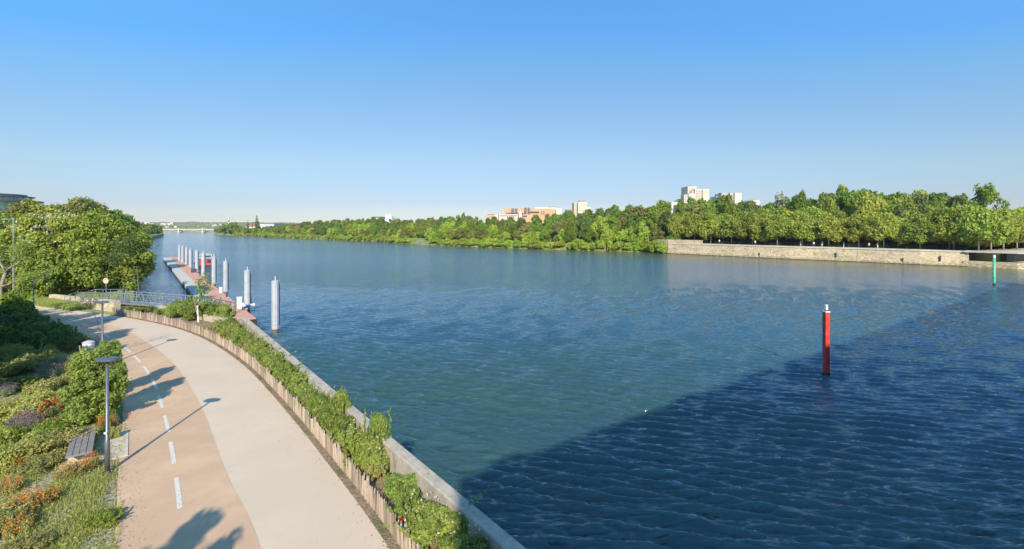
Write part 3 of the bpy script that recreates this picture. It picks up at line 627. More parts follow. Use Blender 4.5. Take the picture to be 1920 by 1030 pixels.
# rough grass and seedlings: stuff
def blades(name, pts_fn, n, h, wd_, m, seed, z0):
    rng = np.random.default_rng(seed); C = pts_fn(rng, n); n = len(C); a = rng.random(n)*6.283; L = h*(.4+.9*rng.random(n)); tilt = rng.random(n)*.9
    D = np.stack([np.cos(a)*tilt, np.sin(a)*tilt, np.ones(n)], 1)*L[:, None]; S = np.stack([-np.sin(a), np.cos(a), np.zeros(n)], 1)*wd_
    B = np.stack([C[:, 0], C[:, 1], np.full(n, z0)], 1); V = np.stack([B-S, B+S, B+D], 1).reshape(-1, 3)
    return tag(link(name, np_mesh(name, V, np.arange(3*n).reshape(-1, 3), [m])), kind='stuff')
Lcn = np.array(Lc)
def garden_pts(rng, n):
    Y = 8+rng.random(n*3)**1.6*26; xe = np.interp(Y, Lcn[:, 1], Lcn[:, 0]); X = xe+.12-(rng.random(n*3)**1.4)*np.minimum(14, Y*.62)
    nz = np.sin(X*2.1+1)*np.sin(Y*1.7)+np.sin(X*5.3+Y*3.1)*.6+rng.normal(size=n*3)*.5
    k = nz > -.35; k &= ~((X > xe-.3) & (rng.random(n*3) < .8)); return np.stack([X, Y], 1)[k][:n]
tag(blades('grass', garden_pts, 90000, .13, .010, M['grass'], 4, GZ), 'rough dry grass and seedlings covering the left garden slope', 'grass')
def gl(rng, n):
    q = garden_pts(rng, n); return q
rng0 = np.random.default_rng(12); q = garden_pts(rng0, 42000); V, Fc = leaf_arrays(np.c_[q, GZ+.02+.10*rng0.random(len(q))], rng0.normal(size=(len(q), 3))*.6+np.array([0, 0, 1]), .03*(.5+rng0.random(len(q))), rng0, .6)
tag(link('ground_cover', np_mesh('ground_cover', V, Fc, [M['leaf_weed']])), 'low leafy ground cover between the plants of the left garden', 'ground cover', kind='stuff')
def strip_pts(rng, n):
    t_ = rng.random(n)*36-1; o_ = rng.random(n)*3.6+.4; Q = w0+np.outer(t_, wd)+np.outer(o_, nrm); fx = np.interp(Q[:, 1], fl[np.argsort(fl[:, 1]), 1], fl[np.argsort(fl[:, 1]), 0]); k = (Q[:, 0] > fx+.12) & ((np.sin(Q[:, 0]*3)*np.sin(Q[:, 1]*2.3)+rng.normal(size=n)*.5) > .1); return Q[k]
tag(blades('weeds', strip_pts, 26000, .16, .010, M['grass'], 6, GZ), 'thin grass and weeds on the soil of the planting strip', 'weeds', kind='stuff')
def verge(rng, n):
    a = rng.random(n); b_ = rng.random(n); p0 = np.array(P(60, 566, GZ)[:2]); p1 = np.array(P(178, 576, GZ)[:2]); return p0+np.outer(a, p1-p0)+np.stack([np.zeros(n), b_*2.4-1.2-1.2*a], 1)
tag(blades('grass', verge, 16000, .4, .025, M['grass'], 7, GZ), 'green grass verge in front of the low pale stone wall', 'grass', kind='stuff')
# gravel grains and dead leaves along the fence foot
rngg = np.random.default_rng(15); q = np.array([fl[i] for i in rngg.integers(0, len(fl), 7000)])+rngg.normal(size=(7000, 2))*.16
V, Fc = leaf_arrays(np.c_[q, np.full(len(q), GZ+.032)], rngg.normal(size=(len(q), 3))*.3+np.array([0, 0, 1]), .022*(.5+rngg.random(len(q))), rngg, .7)
tag(link('leaf_litter', np_mesh('leaf_litter', V, Fc, [M['leaf_brown']])), 'brown leaf litter along the foot of the picket fence', 'leaf litter', kind='stuff')

q = np.array([Lcn[i] for i in rngg.integers(0, len(Lcn), 9000)])+rngg.normal(size=(9000, 2))*.34; q = np.vstack([q, np.array([fl[i] for i in rngg.integers(0, len(fl), 2500)])+rngg.normal(size=(2500, 2))*.55])
V, Fc = leaf_arrays(np.c_[q, np.full(len(q), GZ+.034)], rngg.normal(size=(len(q), 3))*.3+np.array([0, 0, 1]), .017*(.4+rngg.random(len(q))), rngg, .6)
tag(link('leaf_litter', np_mesh('leaf_litter', V, Fc, [M['leaf_brown']])), 'dry leaf litter and grit scattered along the path edges', 'leaf litter', kind='stuff')
# ------------------------------------------------------------------ lamps, bench, sign, bin, bollards
def lamp(px, py, label, h=3.75):
    x, y, z = P(px, py, GZ); e = empty('street_lamp', (x, y, GZ), label, 'street lamp', 'lamp posts along the path')
    MB().tube([(0, 0, 0), (0, 0, 1.1), (0, 0, 1.12), (0, 0, h-.1)], [.07, .07, .052, .045], 14).build('pole', M['lamp_metal'], e, smooth=True)
    MB().tube([(0, 0, 0), (0, 0, .03)], .13, 14).build('base_plate', M['lamp_metal'], e)
    hb_ = MB(); n = 20; prof = [(0, .30), (.03, .38), (.075, .38), (.10, .30), (.115, .06)]; hz = h-.10
    base = len(hb_.v); V = []; Fc = []
    for zz, r in prof:
        for k in range(n): a = 2*math.pi*k/n; V.append((r*math.cos(a)*.95, r*math.sin(a)*.62, hz+zz))
    for i in range(len(prof)-1):
        for k in range(n): Fc.append((i*n+k, i*n+(k+1) % n, (i+1)*n+(k+1) % n, (i+1)*n+k))
    Fc.append(tuple(range(n))[::-1]); Fc.append(tuple((len(prof)-1)*n+k for k in range(n))); hb_.add(V, Fc)
    hd = hb_.build('lamp_head', M['lamp_metal'], e, smooth=False)
    MB().tube([(0, 0, hz+.115), (0, 0, hz+.16)], [.035, .02], 8).build('photocell', M['black_metal'], hd)
    MB().box(-.045, .045, -.0745, -.069, 1.30, 1.36).build('label_plate', M['white'], e)
    return e
lamp(201, 888, 'nearest grey lamp post with flat oval head beside the bench')
lamp(192, 689, 'middle lamp post rising behind the tall shrub beside the bare sapling')
lamp(63, 599, 'farthest dark lamp post beyond the shaded shrubs on the left')

bp = [Vector(P(*q, GZ+.45)) for q in ((143, 803), (177, 798), (167, 853), (127, 858))]
bc = sum(bp, Vector())/4; bdir = ((bp[0]+bp[1])-(bp[2]+bp[3])); bdir.z = 0; bl = 2.5; bdir.normalize(); brz = math.atan2(bdir.y, bdir.x)
bench = empty('park_bench', (bc.x, bc.y, GZ), 'backless bench of weathered grey planks beside the nearest lamp post', 'bench', rz=brz)
for k in range(4):
    y0 = -.33+k*.168; MB().box(-bl/2, bl/2, y0, y0+.152, .40, .45).build('plank', M['bench_wood'], bench, bevel=.006)
for sx in (-.8, .8):
    MB().box(sx-.05, sx+.05, -.30, .30, .0, .35).box(sx-.06, sx+.06, -.31, .31, .35, .397).build('leg', M['concrete_pale'], bench, bevel=.008)
MB().box(-bl/2-.006, -bl/2+.0, -.33, .33, .39, .448).build('end_trim', M['galv'], bench)
pad = MB().box(-1.3, 1.3, -1.25, .5, .0, .05).build('bench_pad', M['pavement'], None, (bc.x, bc.y, GZ), brz); tag(pad, 'pale paving pad under the wooden bench', 'paving')

x, y, z = P(199, 580, GZ)
sg = empty('road_sign', (x, y, GZ), 'small round traffic sign on a grey post at the walkway steps', 'sign')
MB().tube([(0, 0, 0), (0, 0, 2.9)], .03, 8).build('pole', M['galv'], sg)
disc = MB().tube([(0, -.03, 2.75), (0, -.045, 2.75)], .27, 24).build('sign_plate', mat('sign_faded', (0.62, 0.38, 0.33), .6, noise=(3, (0.68, 0.5, 0.45), .4, .6)), sg)

x, y, z = P(166, 666, GZ)
bn = empty('litter_bin', (x, y, GZ), 'round white bin with a lid half hidden behind the path-side shrubs', 'bin')
MB().tube([(0, 0, 0), (0, 0, .7), (0, 0, .74)], [.26, .29, .29], 16).build('body', M['white'], bn, smooth=True)
MB().tube([(0, 0, .76), (0, 0, .82), (0, 0, .9)], [.31, .30, .12], 16).build('lid', mat('lavender', (0.5, 0.45, 0.62), .5), bn)
MB().bar((-.36, -.1, 0), (-.46, -.1, .62), .05).build('stake', M['wood_pale'], bn)

for i, px in enumerate((17, 27, 35, 44)):
    x, y, z = P(px, 553+i*0.8, GZ); tag(MB().tube([(0, 0, 0), (0, 0, .9), (0, 0, .96)], [.08, .08, .05], 10).build('bollard', M['bark'], None, (x, y, GZ)), uniq('dark bollard beyond the gnarled tree', 'counted from the left'), 'bollard', 'bollards at the lane entrance')

# low pale stone walls left of the landing
a = np.array(P(92, 565, GZ)[:2]); b = np.array(P(172, 574, GZ)[:2])
me = sweep_wall('stone_wall', [tuple(p) for p in resample([a, b], 12)], [(0, GZ-.1), (0, GZ+.72), (.4, GZ+.72), (.4, GZ-.1)], M['low_wall']); tag(link('stone_wall', me), 'long low pale stone wall behind the grass verge', 'wall')
a = np.array(P(172, 579, GZ)[:2]); b = np.array(P(214, 586, GZ)[:2])
me = sweep_wall('stone_wall', [tuple(p) for p in resample([a, b], 12)], [(0, GZ-.1), (0, GZ+1.0), (.5, GZ+1.0), (.5, GZ-.1)], M['low_wall']); tag(link('stone_wall', me), 'taller pale stone wall block at the foot of the walkway steps', 'wall')
# manhole
x, y, z = P(205, 601, GZ); 
mh = poly('manhole_cover', [(x+.55*math.cos(i*.3142*2), y+.4*math.sin(i*.3142*2)) for i in range(10)], GZ+.034, M['slate'], None); tag(mh, 'dark oval manhole cover in the shaded part of the path', 'manhole')

# ------------------------------------------------------------------ landing platform and gangways
A1 = Vector((-40.6, 46.6, 3.40)); B1 = Vector((-31.5, 44.6, 3.15)); C1 = Vector((-33.1, 53.9, 1.0))
def truss(name, p, q, width, label, hts=1.25, nseg=8, cat='gangway'):
    e = empty(name, p, label, cat); d = q-p; s = Vector((-d.y, d.x, 0)).normalized()*width/2; L = d.length
    for sd in (-1, 1):
        o_ = s*sd; mb = MB(); up = Vector((0, 0, hts))
        mb.bar(o_, d+o_, .09, .12); mb.build('lower_chord', M['galv'], e)
        MB().bar(o_+up, d+o_+up, .055).build('handrail', M['galv'], e)
        mb = MB()
        for i in range(nseg):
            a_ = o_+d*(i/nseg); c_ = o_+d*((i+.5)/nseg)+up; b_ = o_+d*((i+1)/nseg); mb.bar(a_, c_, .04); mb.bar(c_, b_, .04)
        for i in range(0, nseg+1, 2): mb.bar(o_+d*(i/nseg), o_+d*(i/nseg)+up, .07)
        mb.build('bracing', M['galv'], e)
        mb = MB(); mb.bar(o_+up*.5, d+o_+up*.5, .03); mb.build('mid_rail', M['galv'], e)
    dk = MB(); dk.bar(Vector((0, 0, -.02)), d+Vector((0, 0, -.02)), width-.1, .05); dk.build('deck', M['galv'], e)
    return e
truss('walkway', A1, B1, 1.2, 'level metal truss walkway running from the steps along the landing', 1.02, 8, 'walkway')
truss('gangway', B1+Vector((-.2, .9, 0)), C1, 1.2, 'sloping metal truss gangway leading down to the red pontoon', 1.0, 8)
st = empty('stair_landing', (-42.6, 46.8, GZ), 'pale concrete landing with metal handrails at the start of the walkway', 'stairs')
MB().box(-1.0, 2.2, -1.1, 1.3, -2.5, .36).build('platform', M['concrete_pale'], st)
mb = MB()
for i in range(4): mb.box(-1.0-.3*(i+1), -1.0-.3*i+.0, -.8, .9, -.1, .36-.09*(i+1)+.01)
mb.build('steps', M['concrete_pale'], st)
for sy in (-1.0, 1.2):
    mb = MB()
    for hz in (1.42, 1.08, .74): mb.tube([(-1.0, sy, hz), (2.2, sy, hz)], .025, 6)
    for k in range(5): mb.tube([(-1+.8*k, sy, .36), (-1+.8*k, sy, 1.42)], .028, 6)
    mb.build('handrail', M['galv'], st)
    mb = MB()
    for hz in (1.05, .6): mb.tube([(-2.3, sy*.8, hz-.1), (-1.02, sy, hz+.37)], .025, 6)
    for k in range(2): mb.tube([(-2.3+.6*k, sy*.8, 0), (-2.3+.6*k, sy*.8, 1.0+.24*k)], .028, 6)
    mb.build('stair_rail', M['galv'], st)
tag(MB().tube([(0, 0, 0), (0, 0, 2.1)], .07, 8).build('post', M['rail_dark'], None, P(232, 574, GZ)), 'thick dark post standing in front of the landing rails', 'post')
tag(MB().tube([(0, 0, -3), (0, 0, .0), (0, 0, .6)], [.2, .2, .18], 10).build('pier_post', M['concrete'], None, (-31.2, 45.5, 2.8)), 'round concrete support under the bend of the walkway', 'support')

# ------------------------------------------------------------------ pontoon
pd = Vector((-.632, .775, 0)); pn = Vector((-.775, -.632, 0)); p0 = Vector((-28.1, 50.5, 0)); prz = math.atan2(pd.y, pd.x)
pon = empty('pontoon', p0, 'very long floating pontoon with terracotta deck reaching out into the river', 'pontoon', rz=prz)
PL = 131.0; segn = 10; 
for i in range(segn):
    x0 = i*PL/segn+(.05 if i else 0); x1 = (i+1)*PL/segn-.05
    MB().box(x0, x1, 0.0, 2.1, -.6, .82).build('float', M['concrete_pale'], pon, bevel=.03)
    MB().box(x0+.05, x1-.05, .06, 2.04, .82, .9).build('deck', M['deck_red'], pon)
    if i: MB().box(x0, x1, 2.15, 3.75, -.6, .80).build('side_float', M['concrete_pale'], pon, bevel=.04)
    MB().box(x0+.02, x1-.02, 3.752 if i else 2.102, 3.80 if i else 2.15, -.55, .28).build('waterline_band', M['tar'], pon)
MB().box(-.12, -.001, 0, 2.1, -.3, .84).build('end_fender', M['tar'], pon)
for xx, yy in ((6.5, .35), (20, .3), (38, .3), (56, .35), (75, .3), (95, .3), (115, .3)):
    MB().tube([(xx, yy, .9), (xx, yy, 1.15)], .09, 8).tube([(xx-.25, yy, 1.15), (xx+.25, yy, 1.15)], .07, 8).build('mooring_bitt', M['rail_dark'], pon)
def deck_thing(name, fx, fy, build, label, cat):
    pos = p0+pd*fx+pn*fy; e = empty(name, (pos.x, pos.y, .9), label, cat, rz=prz); build(e); return e
def cab(e): MB().box(-.3, .3, -.25, .25, 0, 1.35).build('body', M['white'], e, bevel=.03); MB().box(-.33, .33, -.28, .28, 1.35, 1.41).build('lid', M['white'], e)
deck_thing('service_box', 8.2, .45, cab, 'white service cabinet on the pontoon beside the second pile', 'cabinet')
def cab2(e): MB().box(-.2, .2, -.2, .2, 0, .8).build('body', M['white'], e, bevel=.03); MB().box(-.22, .22, -.22, .22, .8, .84).build('lid', M['white'], e)
deck_thing('service_box', 25.5, .35, cab2, 'small white cabinet farther along the pontoon before the third pile', 'cabinet')
def bentrail(e):
    for k in range(4): MB().tube([(k*.7-1, 0, 0), (k*.7-1, 0, .9)], .03, 6).build('post', M['boat_red'], e)
    MB().tube([(-1, 0, .9), (1.1, 0, .9)], .03, 6).build('rail', M['boat_red'], e)
deck_thing('barrier', PL-1.5, 1.2, bentrail, 'red barrier closing the far tip of the pontoon', 'barrier')
def crate(e): MB().box(-.9, -.05, -.5, .5, 0, .8).build('box', M['rail_dark'], e, bevel=.03); MB().box(.05, .9, -.45, .45, 0, .55).build('box', M['wood_pale'], e, bevel=.03)
deck_thing('storage_boxes', 66, .6, crate, 'dark and pale boxes standing halfway along the pontoon', 'boxes')

# piles
piles = [(516, 527), (463.5, 507), (423, 490), (401, 482), (381, 475), (369, 470.5), (357, 467.5), (349.5, 464.8), (342.5, 462.5), (336.5, 461)]
plab = ['nearest grey steel pile standing free of the pontoon end', 'grey pile beside the white cabinet at the pontoon end', 'third grey pile counted from the nearest', 'fourth grey pile counted from the nearest', 'fifth grey pile, at the near side of the moored red boat', 'sixth grey pile, in front of the moored red boat', 'seventh grey pile, at the far side of the red boat', 'third grey pile from the far tip of the pontoon', 'second grey pile from the far tip of the pontoon', 'farthest grey pile at the pontoon tip']
proto = None
for i, (px, py) in enumerate(piles):
    Y = (11-5.3)*F/(py-HY); X = XY(px, Y)
    if proto is None:
        e = proto = empty('mooring_pile', (X, Y, 0), plab[0], 'pile', 'grey guide piles along the pontoon', rz=math.atan2(pd.y, pd.x))
        MB().tube([(0, 0, -3), (0, 0, 5.22)], .36, 10).build('shaft', M['steel_grey'], e)
        MB().tube([(0, 0, 5.22), (0, 0, 5.30), (0, 0, 5.33)], [.38, .38, .30], 12).build('cap', M['steel_grey'], e)
        MB().box(-.05, .05, -.43, -.345, .6, 5.0).build('guide_rail', M['rail_dark'], e)
        mb = MB(); 
        for k in range(4): mb.box(-.14, .14, -.46, -.432, 1.0+k*1.15, 1.10+k*1.15)
        mb.build('ladder_rung', M['rail_dark'], e)
        MB().tube([(0, 0, 5.33), (0, 0, 5.78)], .035, 6).build('light_mast', M['white'], e)
        MB().tube([(0, 0, -.5), (0, 0, .28)], .366, 10).build('waterline_band', mat('algae', (0.13, 0.12, 0.06), .8), e)
    else:
        e = copy_tree(proto, None, plab[i]); e.location = (X, Y, 0)
# guide collar of pile 2
Y = 5.7*F/82; X = XY(463.5, Y); c_ = empty('pile_collar', (X, Y, .75), 'pale steel collar holding the second pile to the pontoon', 'collar', rz=prz)
MB().box(-.8, -.6, -.75, .75, 0, .22).box(.6, .8, -.75, .75, 0, .22).box(-.6, .6, -.75, -.55, 0, .22).build('frame', M['white'], c_)
MB().add([(-.55, -.5, .22), (.55, -.5, .22), (0, -.5, 1.0), (-.55, -.42, .22), (.55, -.42, .22), (0, -.42, 1.0)], [(0, 1, 2), (5, 4, 3), (0, 3, 4, 1), (1, 4, 5, 2), (2, 5, 3, 0)]).build('bracket', M['rail_dark'], c_)

# moored red boat
bx, by, _ = P(372, 497, 0); pos = p0+pd*92+pn*(-3.6)
bo = empty('moored_boat', (pos.x, pos.y, 0), 'red workboat with dark hull moored behind the far piles', 'boat', rz=prz)
V = []; hull = MB(); sec = [(-7.5, 1.3, .9), (-6.5, 2.0, .9), (0, 2.1, .85), (5, 1.9, .95), (7.5, .5, 1.3)]
for xx, hw, zz in sec: V += [(xx, -hw, zz), (xx, -hw*.75, -.4), (xx, hw*.75, -.4), (xx, hw, zz)]
Fc = []
for i in range(len(sec)-1):
    for k in range(4): a = i*4+k; b = i*4+(k+1) % 4; Fc.append((a, b, b+4, a+4))
Fc += [(0, 1, 2, 3), tuple(len(V)-4+k for k in (3, 2, 1, 0))]; hull.add(V, Fc); hull.build('hull', M['rail_dark'], bo)
MB().box(-6, 3, -1.5, 1.5, .9, 2.7).build('cabin', M['boat_red'], bo, bevel=.05)
MB().box(-6.3, 3.3, -1.8, 1.8, 2.7, 2.8).build('roof', M['white'], bo)
MB().box(-5.5, 2.4, -1.4, 1.4, 3.5, 3.65).build('awning', M['yellowish'], bo)
for xx in (-5.4, -1.6, 2.3):
    for yy in (-1.3, 1.3): MB().tube([(xx, yy, 2.8), (xx, yy, 3.5)], .05, 6).build('awning_post', M['white'], bo)
for k in range(4): MB().box(-5.4+k*2.1, -4.0+k*2.1, -1.53, -1.503, 1.5, 2.3).build('window', M['glass_dark'], bo)
for k in range(2): MB().box(-6.03, -6.003, -1.1+k*1.3, -.2+k*1.3, 1.5, 2.3).build('window', M['glass_dark'], bo)
MB().box(3.5, 3.9, -.6, .6, .9, 1.9).build('winch', M['white'], bo)

# red and green channel posts
X, Y, _ = P(1549, 703, 0)
e = empty('channel_marker', (X, Y, 0), 'red square navigation post standing alone in the water', 'marker post', rz=math.atan2(X, -Y)*0+R(6))
MB().box(-.17, .17, -.17, .17, -3, 4.66).build('shaft', M['red_post'], e, bevel=.02)
MB().box(-.19, .19, -.19, .19, 4.66, 4.72).build('cap', M['white'], e)
MB().box(-.06, .06, -.06, .06, 4.72, 4.82).build('bracket', M['rail_dark'], e)
MB().box(-.09, .09, -.09, .09, 4.82, 5.2).build('light_box', M['white'], e, bevel=.015)
MB().box(-.176, .176, -.176, .176, -1, .16).build('waterline_band', M['tar'], e)
X, Y, _ = P(1864, 535, 0)
e = empty('channel_marker', (X, Y, 0), 'green navigation post with white top near the far quay', 'marker post', rz=R(8))
MB().tube([(0, 0, -3), (0, 0, 5.0)], .21, 14).build('shaft', M['green_post'], e, smooth=True)
MB().tube([(0, 0, 5.0), (0, 0, 5.06)], .25, 14).build('cap', M['rail_dark'], e)
MB().tube([(0, 0, 5.06), (0, 0, 5.65)], .2, 12).build('light_box', M['white'], e)
MB().tube([(0, 0, -1), (0, 0, .35)], .216, 14).build('waterline_band', M['tar'], e)

# ------------------------------------------------------------------ RIGHT BANK
shore = [(330, 185), (200, 150)] + [P(x, y)[:2] for x, y in ((1920, 505), (1810, 499.5), (1720, 496.3), (1600, 490.8), (1480, 486), (1360, 480.5), (1252, 475.5))]
quay = [tuple(p) for p in shore]
nat = [P(x, y)[:2] for x, y in ((1252, 475.5), (1207, 473.5), (1150, 471.2), (1050, 468.5), (1000, 467), (900, 463.5), (784, 458.8), (700, 453), (617, 449.5), (500, 445.2), (430, 442), (398, 440))]
tip = [(-470, 720), (-480, 860), (-500, 1000), (-700, 1700)]
QZ = 4.2
quay_n = quay[::-1]                                         # from the left end to the right
def inland(pts, d):
    p = np.array(pts); T = np.gradient(p, axis=0); T /= np.linalg.norm(T, axis=1, keepdims=True); N = np.stack([-T[:, 1], T[:, 0]], 1)
    N[N[:, 1] < 0] *= -1; return p+N*d
qi = inland(quay_n, .5); q5 = inland(quay_n, 5.3); qi = np.array([a_ if a_[0] < P(1815, 499.6)[0]-2 else b_ for a_, b_ in zip(qi, q5)]); _x = P(1815, 499.6)[0]; _k = int(np.searchsorted(qi[:, 0], _x)); _j = np.array([_x-.5, np.interp(_x-.5, inland(quay_n, .5)[:, 0], inland(quay_n, .5)[:, 1])]); qi = np.insert(qi, _k, [_j, _j+np.array([.5, 5.0])], axis=0)
right_land = [tuple(p) for p in qi[::-1]]+[tuple(p) for p in inland(nat, 5)[1:]]+[(-440, 730), (-460, 860), (-480, 1000), (-690, 1700), (8000, 1700), (8000, -600), (500, 150)]
poly('ground', right_land, 3.4, M['lawn'], skirt=4)
# sloping natural bank
natl = resample(nat+[(-440, 720)], 160); ni = inland(natl, 5.2); V = []; Fc = []; rb = np.random.default_rng(2)
for i in range(len(natl)):
    m_ = (natl[i]+ni[i])/2; V += [(*natl[i], -.4), (*(natl[i]*.75+ni[i]*.25+rb.normal(size=2)*.3), .55+rb.normal()*.12), (*m_, 1.6+rb.normal()*.2), (*ni[i], 3.42)]
for i in range(len(natl)-1):
    for k in range(3): Fc.append((i*4+k, i*4+k+1, (i+1)*4+k+1, (i+1)*4+k))
M['bank'] = mix_noise(mat('bank', (0.15, 0.19, 0.05), .95, noise=(.3, (0.24, 0.24, 0.11), .45, .6)), .15, (0.42, 0.33, 0.21), .60, .68)
me = np_mesh('river_bank', V, Fc, [M['bank']]); tag(link('river_bank', me), kind='structure')
bm = bmesh.new(); bm.from_mesh(me); bmesh.ops.recalc_face_normals(bm, faces=bm.faces); bm.to_mesh(me); bm.free()
# quay paving
poly('promenade', [tuple(p) for p in qi]+[tuple(p) for p in inland(quay_n, 12)[::-1]], QZ, M['pavement'], skirt=1)
# quay wall (path left->right so that left side is inland)
qw = [tuple(p) for p in walk(quay_n[:7]+[], 2.0)]
P1815 = P(1815, 499.6)[0]
qA = [p for p in qw if p[0] < P1815]
me = sweep_wall('embankment', qA, [(-.35, -1.5), (-.35, .75), (.0, .80), (.12, QZ-.35), (.02, QZ-.34), (.02, QZ+.06), (.8, QZ+.06), (.8, -1.5)], M['quay_stone'])
eq = tag(link('embankment_wall', me), 'long sunlit masonry quay wall on the far bank', 'wall')
link('waterline_band', sweep_wall('tide', qA, [(-.36, -1.0), (-.36, .13), (-.2, .13), (-.2, -1.0)], M['tar']), eq)
link('coping', sweep_wall('coping', qA, [(-.06, QZ-.30), (-.06, QZ+.062), (.9, QZ+.062), (.9, QZ-.30)], M['concrete_pale']), eq)
mb = MB()
rq = random.Random(4)
for px in (1426, 1560, 1694, 1762): 
    q = min(qA, key=lambda p: abs(p[0]/p[1]*F+960-px)); mb = MB(); z0 = rq.choice([.3, 1.2]); mb.box(q[0]-.13, q[0]+.13, q[1]-.50, q[1]-.25, z0, z0+1.5); tag(mb.build('ladder', M['rail_dark'], None), uniq('dark rusty ladder on the far quay wall', 'counted from the left'), 'ladder', 'ladders on the far quay')
# recessed loading platform at the right end
qB = [p for p in walk(quay_n, 2.0) if p[0] >= P1815-1 and p[0] < 240]; qB = [tuple(p) for p in qB]
pf = empty('loading_platform', (*qB[0], 0), 'concrete platform over a dark recess at the right end of the quay', 'quay platform')
def off_(me): me.transform(Matrix.Translation((-qB[0][0], -qB[0][1], 0))); return me
link('ledge', off_(sweep_wall('ledge', qB, [(-.36, -1.5), (-.36, 1.5), (5, 1.5), (5, -1.5)], M['quay_stone'])), pf)
link('back_wall', off_(sweep_wall('back_wall', qB, [(4.2, 1.5), (4.2, QZ-.3), (5.0, QZ-.3), (5.0, 1.5)], M['slate'])), pf)
link('slab', off_(sweep_wall('slab', qB, [(-.6, QZ-.28), (-.6, QZ+.0), (6, QZ+.08), (6, QZ-.28)], M['concrete_pale'])), pf)
for k in (8, 24, 40):
    if k < len(qB): MB().box(-.25, .25, -.25, .25, 1.5, QZ-.28).build('column', M['slate'], pf, (qB[k][0]-qB[0][0], qB[k][1]-qB[0][1]+1.2, 0))
wl = [(XY(1203, 205), 205), (XY(1222, 197), 197), tuple(np.array(qA[0])+np.array([-.2, .6]))]
tag(link('embankment_wall', sweep_wall('embankment', [tuple(p) for p in walk(wl, 1.5)], [(0, -1), (0, QZ+1.45), (.5, QZ+1.45), (.5, -1)], M['quay_stone'])), 'left end of the quay wall half hidden by bright bushes', 'wall')
# upper parapet at the left end of the quay, railing beyond
qC = [p for p in qA if p[0]/p[1]*F+960 < 1322]
me = sweep_wall('quay_parapet', qC, [(.1, QZ+.05), (.1, QZ+1.5), (.5, QZ+1.5), (.5, QZ+.05)], M['quay_stone']); tag(link('quay_parapet', me), 'pale upper parapet on the left end of the far quay wall', 'wall')
qR = [p for p in qA if p[0]/p[1]*F+960 >= 1322]; rail = empty('quay_railing', (*qR[0], QZ), 'thin dark railing behind the edge of the far quay', 'railing'); mb = MB(); mr_ = MB()
in_ = inland(qR, 7.0); ins = np.array([p for p in walk([tuple(p) for p in in_], 2.5)])-np.array([*qR[0]])
pm_ = MB().box(-.04, .04, -.04, .04, 0, 1.0).mesh('post', M['rail_dark'])
for p in ins: link('post', pm_, rail, (p[0], p[1], 0))
for hz in (.5, 1.0): mr_.tube([(p[0], p[1], hz) for p in ins], .035, 4)
mr_.build('rail', M['rail_dark'], rail)
# low dark hedge behind the promenade
hp = np.array(walk([tuple(p) for p in inland(qA, 9.5)], .5)); rngh = np.random.default_rng(9); nh = 26000; ii = rngh.integers(0, len(hp), nh)
C = np.c_[hp[ii]+rngh.normal(size=(nh, 2))*.35, QZ+.15+rngh.random(nh)*1.15]; V, Fc = leaf_arrays(C, rngh.normal(size=(nh, 3))+np.array([0, -.4, .6]), .16*(.6+rngh.random(nh)), rngh)
tag(link('hedge', np_mesh('hedge', V, Fc, [M['hedge']])), 'long low dark hedge under the plane trees on the far quay', 'hedge')

# ------------------------------------------------------------------ trees
def crown_centres(k, rx, rz, zc, seed, lo=.35, hi=.82, taper=0, flat_bottom=.0):
    rgc = random.Random(seed); c = []; rd = []
    for i in range(k):
        while True:
            v = Vector((rgc.gauss(0, 1), rgc.gauss(0, 1), rgc.gauss(0, 1))).normalized()
            if v.z > -.75+flat_bottom: break
        q = rgc.uniform(lo, hi); s = 1-taper*max(0, v.z*q); c.append((v.x*q*rx*s, v.y*q*rx*s, zc+v.z*q*rz)); rd.append(rx*rgc.uniform(.22, .36)*(1-.3*taper*max(0, v.z)))
    return c, rd
def fit(me, rx, z0, z1):
    n = len(me.vertices); a = np.empty(n*3, dtype=np.float32); me.vertices.foreach_get('co', a); a = a.reshape(-1, 3)
    r = np.percentile(np.hypot(a[:, 0], a[:, 1]), 96); a[:, :2] *= rx/r; lo, hi = np.percentile(a[:, 2], 1.0), np.percentile(a[:, 2], 99.7); a[:, 2] = z0+(a[:, 2]-lo)*(z1-z0)/(hi-lo)
    me.vertices.foreach_set('co', a.ravel()); me.update()
def tree_variant(seed, H, rx, zlo, leafm, n=5200, leaf=.42, k=34, barkm='bark', taper=.2, tr=.02, flat_bottom=0., hi=.82):
    """unit tree of height H; zlo = height of the crown's underside"""
    zc = (H+zlo)/2+.0; rz = (H-zlo)/2; c, rd = crown_centres(k, rx, rz, zc, seed, taper=taper, flat_bottom=flat_bottom, hi=hi)
    rd = [min(r, rz*.5) for r in rd]
    cm = clumps_mesh('crown', c, rd, n, leaf, leafm, seed); fit(cm, rx, zlo, H)
    mb = MB(); r0 = H*tr; mb.tube([(0, 0, -.3), (0, 0, zlo), (rx*.05, 0, zc)], [r0, r0*.8, r0*.45], 8); rgt = random.Random(seed+1)
    for q in rgt.sample(c, min(10, len(c))):
        z0 = rgt.uniform(zlo*.8, zc); mb.tube([(0, 0, z0), (q[0]*.5, q[1]*.5, z0+(q[2]-z0)*.6), q], [r0*.35, r0*.22, r0*.08], 5)
    return cm, mb.mesh('trunk', M[barkm], True)
T = {}
def variants(key, specs): T[key] = [tree_variant(*a, **k) for a, k in specs]
variants('plane', [((100+i, 13, 4.8+.4*(i % 2), 3.3), dict(leafm=M['leaf_plane'], barkm='bark_pale', taper=.35, n=13000, leaf=.27, k=60, flat_bottom=.3, tr=.014)) for i in range(4)])
variants('mid', [((200+i, 14, 5.0, .4), dict(leafm=M['leaf_mid'], n=11500, leaf=.34, k=40, taper=.3)) for i in range(4)])
variants('dark', [((300+i, 14, 4.6, .5), dict(leafm=M['leaf_dark'], n=10500, leaf=.34, k=36)) for i in range(2)])
